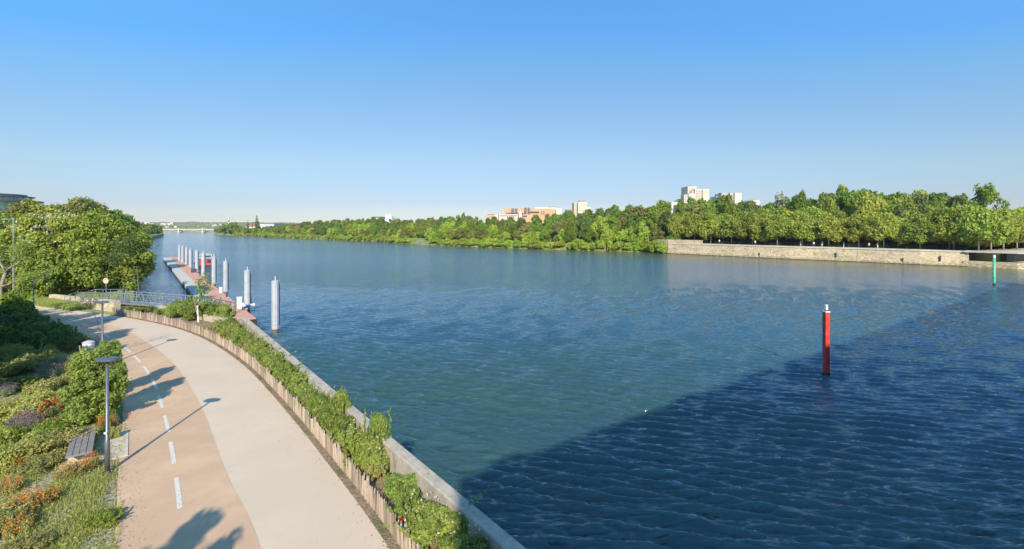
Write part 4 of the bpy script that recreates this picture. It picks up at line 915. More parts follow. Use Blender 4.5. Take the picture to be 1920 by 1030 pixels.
variants('light', [((400+i, 9, 4.2, .1), dict(leafm=M['leaf_light'], n=6500, leaf=.34, k=34)) for i in range(3)])
variants('olive', [((500+i, 11, 4.6, .3), dict(leafm=M['leaf_olive'], n=6500, leaf=.38, k=34)) for i in range(2)])
variants('grey', [((550+i, 12, 4.0, 1.5), dict(leafm=M['leaf_grey'], n=2600, leaf=.36, k=30)) for i in range(1)])
variants('bush', [((600+i, 4, 2.6, .0), dict(leafm=M['leaf_light'], n=2600, leaf=.22, k=20)) for i in range(3)])
variants('airy', [((650, 15, 5.2, 6.0), dict(leafm=M['leaf_mid'], n=2300, leaf=.34, k=26, barkm='bark_pale', hi=1.0))])
variants('poplar', [((660, 18, 2.0, 1.5), dict(leafm=M['leaf_dark'], n=3500, leaf=.36, k=40, hi=1.0))])
baseH = dict(plane=13, mid=14, dark=14, light=9, olive=11, grey=12, bush=4, airy=15, poplar=18)
NAMES = dict(plane='plane_tree', mid='broadleaf_tree', dark='dark_tree', light='willow_tree', olive='olive_green_tree', grey='grey_leaved_tree', bush='riverside_bush', airy='open_crowned_tree', poplar='poplar_tree')
rt = random.Random(77); cnt = {}
def tree(kind, X, Y, z, H, label, cat='tree', group=None, wide=1.0):
    vs = T[kind]; i = cnt.get(kind, 0); cnt[kind] = i+1; cm, tm = vs[i % len(vs)]
    e = empty(NAMES[kind], (X, Y, z), label, cat, group, rt.uniform(0, 6.28)); s = H/baseH[kind]; e.scale = (s*wide, s*wide, s)
    link('trunk', tm, e); link('crown', cm, e); return e

def ip(tab, x): xs, ys = zip(*tab); return float(np.interp(x, xs, ys))
skyl = [(395, 436), (405, 428), (425, 420), (440, 421), (455, 427), (470, 428), (520, 423), (560, 419), (620, 414), (680, 412), (700, 410), (760, 413), (810, 411), (860, 407), (905, 410), (960, 412), (1000, 408), (1017, 406), (1042, 403), (1060, 402), (1100, 397), (1150, 392), (1200, 386), (1250, 380), (1275, 378), (1300, 382), (1330, 377), (1365, 371), (1400, 380), (1440, 384), (1500, 368), (1545, 370), (1580, 360), (1625, 364), (1680, 369), (1720, 366), (1765, 369), (1800, 375), (1845, 375), (1890, 385), (1930, 385)]
allshore = [(p[0]/p[1]*F+960, p[1]) for p in (quay+nat)]; allshore.sort()
def zone(px):
    for lim, nm in ((560, 'by the poplars'), (740, 'left of sandy gap'), (900, 'around sandy gap'), (1060, 'below brick building'), (1215, 'between brick building and quay'), (1330, 'above the pale quay parapet'), (1500, 'below the white towers'), (1700, 'in the middle of the long quay'), (1990, 'at the right end of the quay')):
        if px < lim: return nm
# natural wood, three rows
KW = {'mid': 'mid green rounded tree', 'dark': 'dark green tree', 'light': 'bright yellow-green tree', 'olive': 'olive toned tree', 'grey': 'greyish leaved tree', 'plane': 'plane tree', 'bush': 'low bright bush'}
natw = walk([tuple(p) for p in nat], 1.0)
def wood(row_d, step, hf, kinds, sub, jit=2.0, zmin=399):
    row = inland(natw, row_d); s = 0.0
    while s < len(row)-1:
        i = int(s); p = row[i]; px = p[0]/p[1]*F+960
        s += step*rt.uniform(.8, 1.2)*(1.0 if p[1] < 330 else 1.35)
        if px < zmin or (768 < px < 808 and sub == 'front'): continue
        X = p[0]+rt.uniform(-jit, jit); Y = p[1]+rt.uniform(-jit, jit); zt = ZY(ip(skyl, px), Y)
        H = (zt-3.2)*hf*rt.uniform(.93, 1.06)
        if sub == 'front': H = max(H, 5.5)*rt.uniform(.75, 1.2)
        H = max(3, H); k = rt.choice(kinds)
        tree(k, X, Y, 3.2 if row_d > 5 else 1.4, H, uniq('%s, %s row, far wood %s' % (KW[k], sub, zone(px)), 'from right'), 'tree', 'trees of the far wooded bank', wide=1.0 if H > 7 else 1.25)
wood(6, 5.5, .5, ['light', 'light', 'olive', 'mid'], 'front')
wood(13, 7.0, .76, ['mid', 'light', 'olive', 'mid', 'dark'], 'middle')
wood(25, 8.0, .98, ['mid', 'mid', 'mid', 'dark', 'olive'], 'back')
wood(37, 8.5, 1.04, ['mid', 'mid', 'dark'], 'rearmost')
# water edge bushes
row = inland(natw, 1.5); s = 0
while s < len(row)-1:
    p = row[int(s)]; px = p[0]/p[1]*F+960; s += rt.uniform(3, 6)*(1 if p[1] < 300 else 1.6)
    if 770 < px < 806 or px < 440: continue
    tree('bush', p[0], p[1], .5, rt.uniform(2.4, 5.0), uniq('bush overhanging the water %s' % zone(px), 'from right'), 'bush', 'bushes at the far water edge', 1.1)
for px, py, h in ((1215, 473, 5.5), (1228, 475, 4.6), (1196, 472, 6.5), (1242, 476, 3.0)):
    X, Y, _ = P(px, py); tree('bush', X, Y+1.5, .6, h, uniq('bright bush against left end of the quay wall', 'counted from the tallest'), 'bush', 'bushes at the left end of the quay')
# plane tree rows on the quay
for r_, (dd_, hgt) in enumerate(((8.2, 11.2), (17, 13.0))):
    qq = walk([tuple(p) for p in inland(quay_n[:8], dd_)], 1.0); s = 0.
    while s < len(qq)-1:
        p = qq[int(s)]; px = p[0]/p[1]*F+960; s += 7.6*rt.uniform(.9, 1.1)
        if px > 1985: break
        H = hgt*rt.uniform(.9, 1.1)
        tree('plane', p[0]+rt.uniform(-.5, .5), p[1]+rt.uniform(-.6, .6), QZ-(.8 if r_ else 0), H, uniq('yellow-green plane tree in the quay\'s %s row' % ('front', 'second')[r_], 'counted from the left'), 'tree', 'plane trees on the far quay', 1.17)
# taller trees behind, following the skyline
for d_, hf, step in ((30, .86, 9.5), (42, 1.0, 9), (54, 1.03, 9.5)):
    qq = walk([tuple(p) for p in inland(quay_n[:8], d_)], 1.0); s = 0.
    while s < len(qq)-1:
        p = qq[int(s)]; px = p[0]/p[1]*F+960; s += step*rt.uniform(.85, 1.15)
        if px > 1985: break
        zt = ZY(ip(skyl, px), p[1]); H = (zt-3.4)*hf*rt.uniform(.9, 1.04); k = rt.choice(['mid', 'mid', 'mid', 'dark', 'plane'])
        tree(k, p[0], p[1], 3.4, H, uniq('tall %s %s behind the planes' % (KW[k], 'directly' if hf < .9 else 'farther' if hf < 1.02 else 'farthest'), 'counted from the left'), 'tree', 'tall trees behind the quay', .82)
def sky_tree(kind, px, ytop, Y, label, wide=1.0, z=3.4): H = ZY(ytop, Y)-z; tree(kind, XY(px, Y), Y, z, H, label, 'tree', None, wide)
sky_tree('mid', 1578, 353, 188, 'highest round-topped green tree above the middle of the quay', .85)
sky_tree('mid', 1624, 360, 188, 'round-topped tree just right of the highest round one', .6)
sky_tree('mid', 1502, 361, 190, 'narrow pointed bright tree right of the grey-leaved one', .42)
sky_tree('mid', 1545, 365, 190, 'rounded tree left of the highest round one', .6)
sky_tree('grey', 1470, 366, 205, 'grey-leaved thin tree above the quay right of the white towers', .95)
sky_tree('airy', 1842, 346, 172, 'tall open-crowned tree standing above all others at the right', .76)
sky_tree('dark', 1775, 365, 180, 'dark spreading conifer left of the tall open-crowned tree', .8)
sky_tree('dark', 1752, 366, 185, 'dark narrow treetop right of the big rounded plane', .4)
sky_tree('plane', 1722, 362, 165, 'big rounded plane tree left of the dark conifer', .95)
sky_tree('mid', 1365, 369, 195, 'round-topped tree right in front of the second white tower', .7)
sky_tree('mid', 1276, 376, 205, 'small pointed tree at the foot of the first white tower', .45)
sky_tree('dark', 868, 400, 330, 'small pointed conifer above the wood left of the brick building', .35)
sky_tree('grey', 828, 416, 296, 'pale bare-looking trunk among the wood above the sandy gap', .3)
sky_tree('poplar', 482, 405, 540, 'tallest dark poplar on the far left of the wood', 1.1)
sky_tree('poplar', 465, 413, 545, 'shorter thin poplar left of the tallest one', .7)
sky_tree('poplar', 473, 416, 550, 'thin sparse poplar between the other two', .6)
sky_tree('mid', 438, 417, 560, 'large round tree at the wooded river bend', 1.5)
sky_tree('mid', 420, 421, 580, 'round tree at the tip of the wooded river bend', 1.3)

# sandy gap on the bank with dark shed roof
X, Y, _ = P(792, 456)
tag(MB().add([(-7, -4, .2), (7, -4, .2), (6, 5, 3.6), (-6, 5, 3.6), (-8, 6, .2), (8, 6, .2)], [(0, 1, 2, 3), (1, 5, 2), (0, 3, 4), (3, 2, 5, 4)]).build('sandy_bank', mat('sand', (0.52, 0.39, 0.27), .95, noise=(.5, (0.38, 0.30, 0.18), .5, .65)), None, (X, Y+1, 0)), kind='structure')
sh = empty('open_shed', (X+1, Y+9, 3.4), 'low dark open shed above the sandy gap in the bank', 'shed'); MB().box(-6, 6, -1, 2, 2.6, 2.85).build('roof', M['yellowish'], sh); MB().box(-5.8, 5.8, 1.8, 2, 0, 2.6).build('back_wall', M['tar'], sh)
for xx in (-5.8, 2, 5.7): MB().box(xx-.15, xx+.15, -.9, -.6, 0, 2.6).build('post', M['yellowish'], sh)

# LEFT bank trees
def big_crown(name, H, rx, zlo, leafm, n, leaf, k, seed, taper=.15, lo=.3):
    k = int(k*1.7); n = int(n*1.6); leaf *= .78
    zc = (H+zlo)/2; rz = (H-zlo)/2; c, rd = crown_centres(k, rx, rz, zc, seed, lo=lo, hi=.9, taper=taper); rd = [min(r*.62, rz*.28) for r in rd]
    me = clumps_mesh(name, c, rd, n, leaf, leafm, seed); fit(me, rx, zlo, H); return me, c
def big_tree(px, Y, ytop, rx, zlo, leafm, n, leaf, k, seed, label, kind='broadleaf_tree', blossom=0, z=GZ, barkm='bark', lo=.3, taper=.15):
    X = XY(px, Y); H = ZY(ytop, Y)-z; e = empty(kind, (X, Y, z), label, 'tree'); cm, c = big_crown('crown', H, rx, zlo, leafm, n, leaf, k, seed, taper, lo); link('crown', cm, e)
    mb = MB(); r0 = H*.022; mb.tube([(0, 0, -.2), (0, 0, H*.3), (0, 0, H*.7)], [r0, r0*.8, r0*.4], 9); rgt = random.Random(seed)
    for q in rgt.sample(c, 14): z0 = rgt.uniform(.15, .5)*H; mb.tube([(0, 0, z0), (q[0]*.5, q[1]*.5, (z0+q[2])*.52), q], [r0*.4, r0*.25, r0*.08], 5)
    mb.build('trunk', M[barkm], e, smooth=True)
    if blossom:
        rng = np.random.default_rng(seed); cc = np.array(c); top = cc[rng.integers(0, len(cc), blossom)]; D = rng.normal(size=(blossom, 3)); D[:, 2] = abs(D[:, 2]); D /= np.linalg.norm(D, axis=1, keepdims=True)
        C = top+D*rx*.24; Vv = []; Ff = []
        for j in range(3):
            v, f = leaf_arrays(C+np.array([0, 0, .09*j]), rng.normal(size=(blossom, 3)), np.full(blossom, .12-.015*j), rng, .7); Vv.append(v); Ff.append(f+j*len(v))
        tag(link('blossom', np_mesh('blossom', np.vstack(Vv), np.vstack(Ff), [M['blossom']]), e), kind='stuff')
    return e
big_tree(188, 58, 401, 5.2, .2, M['leaf_near'], 34000, .17, 70, 1, 'largest bushy green tree right behind the round traffic sign')
big_tree(150, 64, 412, 4.6, 2.6, M['leaf_near'], 24000, .17, 55, 2, 'green tree left of the largest bushy one above the low stone wall')
big_tree(100, 57, 404, 4.4, 3.0, M['leaf_plane'], 26000, .17, 60, 3, 'horse chestnut covered in cream blossom candles', 'chestnut_tree', 1500)
big_tree(232, 60, 470, 2.2, .1, M['leaf_mid'], 9000, .15, 30, 4, 'smaller tree leaning over the water beside the landing')
big_tree(130, 92, 376, 7.5, .2, M['leaf_olive'], 26000, .26, 60, 5, 'tall olive-green tree forming the top of the left skyline')
big_tree(70, 90, 382, 7.0, 1, M['leaf_plane'], 24000, .26, 60, 6, 'olive-green tree left of the highest one on the left skyline')
big_tree(15, 88, 388, 6.5, 1, M['leaf_olive'], 22000, .26, 55, 7, 'olive-green tree on the left skyline below the round glass building')
big_tree(185, 96, 389, 6.5, .5, M['leaf_mid'], 22000, .26, 55, 8, 'mid green tree on the right shoulder of the left skyline')
big_tree(208, 100, 402, 5.6, .2, M['leaf_mid'], 18000, .25, 50, 9, 'dense tree sloping towards the water on the left bank')
big_tree(218, 118, 408, 6.0, .2, M['leaf_near'], 16000, .28, 50, 10, 'riverside tree just past the dense sloping one')
big_tree(40, 62, 412, 4.2, 2.5, M['leaf_olive'], 15000, .17, 45, 11, 'brownish thin tree left of the blossoming chestnut')
big_tree(58, 50.5, 487, 2.6, .6, M['leaf_near'], 9000, .13, 30, 12, 'small dark green tree above the lane entrance')
big_tree(8, 55, 470, 3.0, .5, M['leaf_dark'], 9000, .15, 30, 13, 'dark leafy tree at the left edge behind the gnarled trunk')
big_tree(226, 160, 412, 7, .1, M['leaf_olive'], 14000, .34, 50, 14, 'olive tree overhanging the water where the left bank narrows')
big_tree(232, 215, 415, 8, .1, M['leaf_olive'], 12000, .42, 50, 15, 'last large tree of the near left bank')
big_tree(58, 50, 541, 1.5, .0, M['leaf_near'], 5000, .10, 22, 16, 'rounded bush beside the farthest lamp post', 'rounded_bush')
big_tree(-40, 60, 400, 6, .5, M['leaf_mid'], 16000, .2, 50, 17, 'broad green tree cut by the left edge of the picture')
# open dark sapling at the water
e_ = sapling(250, 566, 6.2, 'thin dark sapling with open branches against the water', 'leaf_dark', 1700, .15, 21, depth=4, r=.06, spread=.8)
e_.location = (-43.5, 53.5, 2.6)
# gnarled tree, branches mostly bare, left edge
gx, gy = XY(-8, 38), 38; e = empty('gnarled_tree', (gx, gy, GZ), 'gnarled leaning tree with pale bare branches at the left edge', 'tree'); mb = MB(); tips = []
rn = random.Random(17); pts = [(-.6, 0, -.2), (.1, 0, 1.0), (.5, 0, 1.8), (.4, 0, 3.0), (.8, 0, 4.2)]; mb.tube(pts, [.24, .2, .17, .13, .1], 9)
for st_, dr, L in (((.5, 0, 1.8), (1, .2, .55), 2.3), ((.4, 0, 3.0), (1, -.1, .25), 3.3), ((.45, 0, 2.5), (-.8, .3, .6), 2.4), ((.8, 0, 4.2), (.8, 0, .9), 3.0), ((.8, 0, 4.2), (-.4, .2, 1), 2.6), ((.6, 0, 3.6), (.7, .5, .8), 2.8), ((.2, 0, 1.2), (1, -.3, .1), 1.6)):
    d = Vector(dr).normalized(); p = Vector(st_); chain = [p]; rads = [.08]
    for k in range(6):
        d = (d+Vector((rn.uniform(-1, 1), rn.uniform(-1, 1), rn.uniform(-.6, .9)))*.28).normalized(); p = p+d*L/6; chain.append(p.copy()); rads.append(.08*(1-k/7))
        if k > 1:
            d2 = (d+Vector((rn.uniform(-1, 1), rn.uniform(-1, 1), rn.uniform(-.4, 1)))*.8).normalized(); q2 = [p+d2*L*.12*j for j in range(4)]; mb.tube(q2, [.03, .022, .015, .008], 5); tips += q2[1:]
    mb.tube(chain, rads, 7); tips += chain[3:]
mb.build('trunk', mix_noise(mat('bark_grey', (0.34, 0.28, 0.21), .9), 3, (0.16, 0.12, 0.09), .45, .6), e, smooth=True)
rng = np.random.default_rng(4); tp = np.array([list(t_) for t_ in tips]); nl = 3400; C = tp[rng.integers(0, len(tp), nl)]+rng.normal(size=(nl, 3))*.24; V, Fc = leaf_arrays(C, rng.normal(size=(nl, 3)), .085*(.6+.7*rng.random(nl)), rng, .5)
link('crown', np_mesh('crown', V, Fc, [M['leaf_near']]), e)
# distant left bank strip of trees
for i, (px, yt, Y) in enumerate(((262, 425, 420), (270, 426, 470), (277, 427, 520), (284, 428, 570), (290, 429, 620), (297, 430, 680), (303, 431, 730), (256, 420, 380), (266, 427, 455), (281, 428, 560), (293, 430, 660), (260, 426, 400), (273, 427, 495), (287, 429, 595), (300, 431, 705), (306, 432, 760))):
    X = np.interp(Y, [315, 520, 727, 1576], [-253, -395, -554, -1250])-8-(i % 3)*5
    tree('olive' if i % 2 else 'mid', X, Y, 2.6, max(7, ZY(yt-5.5, Y)-2.6), uniq('distant tree on the receding left bank', 'by nearness'), 'tree', 'distant trees of the left bank', 1.3)

# off-frame trees whose shade falls on the path
for i, (X, Y, H, wd2) in enumerate(((-33, 24.5, 8.2, .9), (-29.5, 21.0, 7.6, .8), (-37.5, 27, 8.6, .9), (-27.0, 23.0, 5.4, .7), (-42, 26, 8.8, .9), (-24.8, 19.8, 6.3, .55), (-28.2, 20.5, 8.6, .7), (-34, 25.5, 9.2, .8), (-35.5, 22, 8.2, .8), (-39, 24.5, 9.4, .9))):
    if (X/Y*F+960) > -60: continue
    tree('mid', X, Y, GZ, H, uniq('shade tree just beyond the left edge', 'beside the path'), 'tree', 'trees outside the left edge', wd2)
e = big_tree(-2000, 1, 425, 1, .3, M['leaf_near'], 10, .1, 20, 90, 'x') if False else None
cm, c = big_crown('crown', 9.0, 2.0, 3.0, M['leaf_near'], 1500, .17, 30, 33, .55, .2)
e = empty('street_tree', (-6.75, -2.1, GZ), 'slim street tree beside the path behind the viewer', 'tree'); link('crown', cm, e); MB().tube([(0, 0, 0), (0, 0, 4), (0, 0, 8)], [.12, .09, .03], 8).build('trunk', M['bark'], e)

# ------------------------------------------------------------------ buildings
def bbox_px(px0, px1, y0, y1, Y, depth, zbot=None):
    x0, x1 = XY(px0, Y), XY(px1, Y); z1, z0 = ZY(y0, Y), (ZY(y1, Y) if zbot is None else zbot); return (x0, x1, Y, Y+depth, z0, z1)
def local(b, o): return (b[0]-o[0], b[1]-o[0], b[2]-o[1], b[3]-o[1], b[4]-o[2], b[5]-o[2])
def part_box(e, o, name, px0, px1, y0, y1, Y, depth, m, zbot=None):
    return MB().box(*local(bbox_px(px0, px1, y0, y1, Y, depth, zbot), o)).build(name, m, e)
def win_grid(e, o, px0, px1, y0, y1, Y, nx, ny, m, fw=.5, fh=.5):
    for i in range(nx):
        for j in range(ny):
            cx = px0+(i+.5)*(px1-px0)/nx; cy = y0+(j+.5)*(y1-y0)/ny; hw = (px1-px0)/nx*fw/2; hh = (y1-y0)/ny*fh/2
            part_box(e, o, 'window', cx-hw, cx+hw, cy-hh, cy+hh, Y-.15, .3, m)
# orange brick building
Y = 460; o = (XY(985, Y), Y, 4.0); e = empty('brick_building', o, 'long orange brick building with dark chimney-like towers above the wood', 'building')
part_box(e, o, 'wall', 944, 1041, 391, 420, Y, 40, M['brick_orange'], 4)
part_box(e, o, 'upper_storey', 1003, 1041, 389.6, 391, Y+.5, 30, M['white'])
part_box(e, o, 'end_wing', 1041.1, 1053, 390.5, 420, Y+6, 32, M['cream'], 4)
part_box(e, o, 'roof_box', 1030, 1040, 387.5, 389.6, Y+2, 8, M['brick_red'])
for p_, q_, t_ in ((959, 964, 391), (966, 970, 391), (983, 987.5, 389.7), (989.5, 993.5, 389.6)): part_box(e, o, 'tower', p_, q_, t_, 400.5, Y-1.5, 1.4, M['slate'])
part_box(e, o, 'window_band', 993.6, 1011, 397, 400, Y-.3, .3, M['glass_dark']); part_box(e, o, 'window_band', 948, 972, 399.3, 401, Y-.3, .3, M['glass_dark'])
part_box(e, o, 'terrace', 935, 971, 402.2, 404.2, Y-4, 3.9, M['cream']); part_box(e, o, 'lower_wing', 935.5, 971, 404.3, 420, Y-3, 2.9, M['cream_pink'], 4)
for k in range(4): part_box(e, o, 'window', 951+k*3.5, 953+k*3.5, 406, 410, Y-3.15, .14, M['glass_dark'])
part_box(e, o, 'stair_tower', 973, 978, 397, 422, Y-5, 4.9, M['white'], 4)
part_box(e, o, 'window', 978.5, 981, 399, 403, Y-.3, .3, M['glass_dark']); part_box(e, o, 'window_band', 979, 988, 404.5, 407, Y-.3, .3, M['glass_dark'])
for p_ in (1015, 1019): part_box(e, o, 'window', p_, p_+1.8, 396, 403, Y-.3, .3, M['slate'])
part_box(e, o, 'window', 1040.6+.6, 1042.5, 394, 401, Y+5.7, .29, M['slate'])
Y = 480; o = (XY(928, Y), Y, 4.0); e = empty('low_building', o, 'low cream and orange building left of the brick one', 'building'); part_box(e, o, 'wall', 913, 927, 404, 420, Y, 20, M['brick_orange'], 4); part_box(e, o, 'wall', 927.1, 934, 402, 420, Y, 20, M['cream'], 4); part_box(e, o, 'roof', 912.6, 934.4, 401.2, 401.9, Y-.5, 21, M['cream'])
# tan tower
Y = 700; o = (XY(1090, Y), Y, 4.0); e = empty('apartment_tower', o, 'cream tower block with brown top right of the brick building', 'building')
part_box(e, o, 'wall', 1084, 1100, 379, 420, Y, 22, M['cream'], 4); part_box(e, o, 'side_wing', 1076, 1083.9, 380, 420, Y+8, 20, mat('tan_side', (0.48, 0.42, 0.28), .9), 4); part_box(e, o, 'side_wing', 1100.1, 1108, 389, 420, Y+2, 20, M['cream'], 4)
part_box(e, o, 'roof_box', 1087, 1099, 376.3, 379, Y+2, 14, mat('tan_top', (0.36, 0.22, 0.13), .9)); 
for k in range(5): part_box(e, o, 'balcony', 1093, 1099.5, 381+k*3.2, 382+k*3.2, Y-1.0, .99, M['cream_roof'])
for k in range(4): win_grid(e, o, 1085, 1092, 380.5+k*4, 384+k*4, Y, 3, 1, M['glass_dark'], .4, .35)
Y = 640; o = (XY(1068, Y), Y, 4.0); e = empty('brick_house', o, 'small red brick block left of the cream tower', 'building'); part_box(e, o, 'wall', 1062, 1074, 394.5, 420, Y, 15, M['brick_red'], 4); part_box(e, o, 'roof', 1061.6, 1074.4, 393.6, 394.4, Y-.3, 16, M['slate']); win_grid(e, o, 1063, 1073, 395.5, 400, Y, 4, 1, M['glass_dark'])
# white towers
Y = 620; o = (XY(1305, Y), Y, 4.0); e = empty('apartment_tower', o, 'tallest white tower block of stepped volumes behind the quay trees', 'building')
part_box(e, o, 'core_block', 1289.5, 1306, 349.5, 400, Y+3, 24, M['cream_pink'], 4); part_box(e, o, 'roof_box', 1293, 1296, 348.3, 349.4, Y+6, 6, M['slate'])
part_box(e, o, 'middle_block', 1303, 1318, 354.5, 400, Y, 22, M['cream_pink'], 4); part_box(e, o, 'right_block', 1318.1, 1329.5, 355, 400, Y-2, 22, M['cream'], 4); part_box(e, o, 'panel', 1319, 1329, 357, 363.5, Y-2.15, .14, mat('ochre', (0.62, 0.50, 0.24), .9))
part_box(e, o, 'front_block', 1291.5, 1303, 363.5, 400, Y-5, 7.9, M['cream'], 4); part_box(e, o, 'left_block', 1282.5, 1291.4, 365, 400, Y-3, 12, M['cream_pink'], 4)
win_grid(e, o, 1304.5, 1317.5, 357, 382, Y, 3, 7, M['glass_dark'], .34, .45); win_grid(e, o, 1291, 1302, 352, 362, Y+3, 3, 3, M['brick_red'], .3, .4); win_grid(e, o, 1283.5, 1291, 366, 384, Y-3, 2, 5, M['slate'], .35, .4); win_grid(e, o, 1293, 1302, 365, 377, Y-5, 3, 3, M['slate'], .22, .35)
MB().bar((XY(1291, Y)-o[0], -5.4+3-.0, ZY(361, Y)-o[2]), (XY(1300, Y)-o[0], -5.4+3-.0, ZY(355.5, Y)-o[2]), .4, 1.1).build('stair_slab', M['slate'], e)
Y = 690; o = (XY(1368, Y), Y, 4.0); e = empty('apartment_tower', o, 'second white tower block right of the tallest one', 'building')
part_box(e, o, 'main_block', 1353, 1378, 363, 400, Y, 24, M['cream_pink'], 4); part_box(e, o, 'right_block', 1378.1, 1390.5, 362, 400, Y-4, 26, M['cream'], 4); part_box(e, o, 'left_block', 1343.5, 1352.9, 368.5, 400, Y+2, 22, M['cream_pink'], 4); part_box(e, o, 'front_block', 1350, 1366, 367.5, 400, Y-8, 7.9, M['cream'], 4); part_box(e, o, 'roof_box', 1351, 1353.5, 361.8, 366, Y+3, 6, M['slate'])
win_grid(e, o, 1366, 1378, 365, 385, Y, 5, 7, M['slate'], .3, .35); win_grid(e, o, 1354, 1365, 364, 367, Y, 5, 1, M['slate'], .4, .4); win_grid(e, o, 1344, 1350, 370, 384, Y+2, 2, 4, M['slate'], .3, .35)
Y = 640; o = (XY(1415, Y), Y, 4.0); e = empty('apartment_block', o, 'small white block with flat roof right of the two towers', 'building'); part_box(e, o, 'wall', 1408, 1424, 376, 400, Y, 18, M['cream'], 4); part_box(e, o, 'roof_box', 1411, 1416, 375, 375.9, Y+2, 8, M['slate']); win_grid(e, o, 1409, 1418, 378, 384, Y, 3, 2, M['brick_red'], .3, .5)
Y = 650; o = (XY(1270, Y), Y, 4.0); e = empty('apartment_block', o, 'low cream terrace block left of the tallest tower', 'building'); part_box(e, o, 'wall', 1259, 1272, 379, 400, Y, 18, M['cream'], 4); part_box(e, o, 'upper_block', 1272.1, 1283, 375, 400, Y, 18, M['cream'], 4); part_box(e, o, 'roof', 1274, 1281, 373.4, 374.9, Y+2, 10, M['slate'])
# far pale buildings left
Y = 640; o = (XY(505, Y), Y, 4.0); e = empty('warehouse', o, 'pale grey warehouse right of the tallest poplar', 'building'); part_box(e, o, 'wall', 497, 514, 419.8, 440, Y, 30, M['grey_panel'], 4); part_box(e, o, 'end_wall', 487.5, 496.9, 421, 440, Y, 30, M['white'], 4); part_box(e, o, 'roof', 496.5, 515, 419.2, 419.7, Y-.5, 31, M['slate'])
Y = 610; o = (XY(466, Y), Y, 4.0); e = empty('white_house', o, 'white house between the thin poplars', 'house'); part_box(e, o, 'wall', 461, 478, 424.5, 440, Y, 14, M['white'], 4); MB().add([(XY(460, Y)-o[0], -1, ZY(424.5, Y)-4), (XY(479, Y)-o[0], -1, ZY(424.5, Y)-4), (XY(479, Y)-o[0], 15, ZY(424.5, Y)-4), (XY(460, Y)-o[0], 15, ZY(424.5, Y)-4), (XY(464, Y)-o[0], 7, ZY(421.5, Y)-4), (XY(475, Y)-o[0], 7, ZY(421.5, Y)-4)], [(0, 1, 5, 4), (1, 2, 5), (2, 3, 4, 5), (3, 0, 4)]).build('roof', M['brick_red'], e)
Y = 520; o = (XY(728, Y), Y, 4.0); e = empty('white_building', o, 'low white building with three masts above the wood', 'building'); part_box(e, o, 'wall', 717, 735, 409, 425, Y, 20, M['white'], 4); part_box(e, o, 'upper_block', 722, 733.5, 406, 408.9, Y+1, 12, M['white'])
for p_ in (724, 728, 732): part_box(e, o, 'mast', p_-.4, p_+.4, 401.5, 405.9, Y+3, .5, M['white'])
Y = 480; o = (XY(707, Y), Y, 4.0); e = empty('grey_hall', o, 'flat grey roofed hall left of the white building with masts', 'building'); part_box(e, o, 'roof', 700, 714, 406.6, 407.6, Y, 20, M['slate']); part_box(e, o, 'wall', 701, 713, 407.7, 425, Y+1, 18, M['cream_roof'], 4)
Y = 640; e = empty('radio_mast', (XY(429, Y), Y, 3), 'thin red and white mast above the wooded bend', 'mast')
for k in range(5): MB().box(-.5, .5, -.5, .5, 3+k*3.6, 6.6+k*3.6-.01).build('mast_section', M['boat_red'] if k % 2 else M['white'], e)
# round glass building at upper left
Y = 190; cx = XY(-38, Y); e = empty('round_glass_building', (cx, Y, 4), 'round green-glass building with thin overhanging roofs at the upper left', 'building')
def cyl(r, z0, z1, m, name, n=40): MB().tube([(0, 0, z0-4), (0, 0, z1-4)], r, n).build(name, m, e)
r1 = (47+38)/F*Y
cyl(r1, ZY(378.5, Y), ZY(376, Y), M['slate'], 'roof'); cyl(r1*.82, 4, ZY(378.6, Y), M['glass_green'], 'glass_wall'); cyl(r1*.78, ZY(375.9, Y), ZY(369, Y), M['glass_green'], 'glass_wall'); cyl(r1*.86, ZY(368.9, Y), ZY(367.6, Y), M['slate'], 'roof'); cyl(r1*.73, ZY(367.5, Y), ZY(364.0, Y), M['slate'], 'roof')
for k in range(24):
    a = 2*math.pi*k/24; r_ = r1*.785; MB().box(-.12, .12, -.12, .12, ZY(375.9, Y)-4, ZY(369, Y)-4).build('mullion', M['galv'], e, (r_*math.cos(a), r_*math.sin(a), 0))
# street light on the left beyond the trees
Y = 48; X = XY(25, Y); e = empty('street_light', (X, Y, GZ), 'slim pale street light with short arm among the trees at upper left', 'street lamp'); hh = ZY(411, Y)-GZ
MB().tube([(0, 0, 0), (0, 0, hh)], [.07, .05], 8).build('pole', M['galv'], e); MB().bar((0, 0, hh), (-.75, 0, hh), .06).build('arm', M['galv'], e); MB().box(-1.1, -.5, -.1, .1, hh-.06, hh+.04).build('lamp_head', M['galv'], e)

# ------------------------------------------------------------------ distant bridge, hills, town
Y = 860; X0, X1 = XY(296, Y), XY(408, Y); zt = ZY(430.3, Y); e = empty('arch_bridge', ((X0+X1)/2, Y, 0), 'distant pale bridge with low arches across the river', 'bridge'); cxm = (X0+X1)/2
MB().box(X0-cxm, X1-cxm, -4, 4, zt-.9, zt).build('deck', M['cream_roof'], e); MB().box(X0-cxm, X1-cxm, -4.2, -4.01, zt, zt+.9).build('parapet', M['cream_roof'], e)
for px in (338, 383): MB().box(XY(px, Y)-cxm-1.2, XY(px, Y)-cxm+1.2, -5, 5, -1, zt+2.4).build('pier', M['cream'], e)
for a_, b_ in ((296, 337), (339.5, 381.5), (384.5, 408)):
    n = 14; mb = MB(); xa, xb = XY(a_, Y)-cxm, XY(b_, Y)-cxm
    for i in range(n):
        u0, u1 = i/n, (i+1)/n; f = lambda u: 1.2+(zt-2.4)*(1-(2*u-1)**2); mb.bar((xa+(xb-xa)*u0, 0, f(u0)), (xa+(xb-xa)*u1, 0, f(u1)), 7.0, .9)
    mb.build('arch', M['concrete'], e)
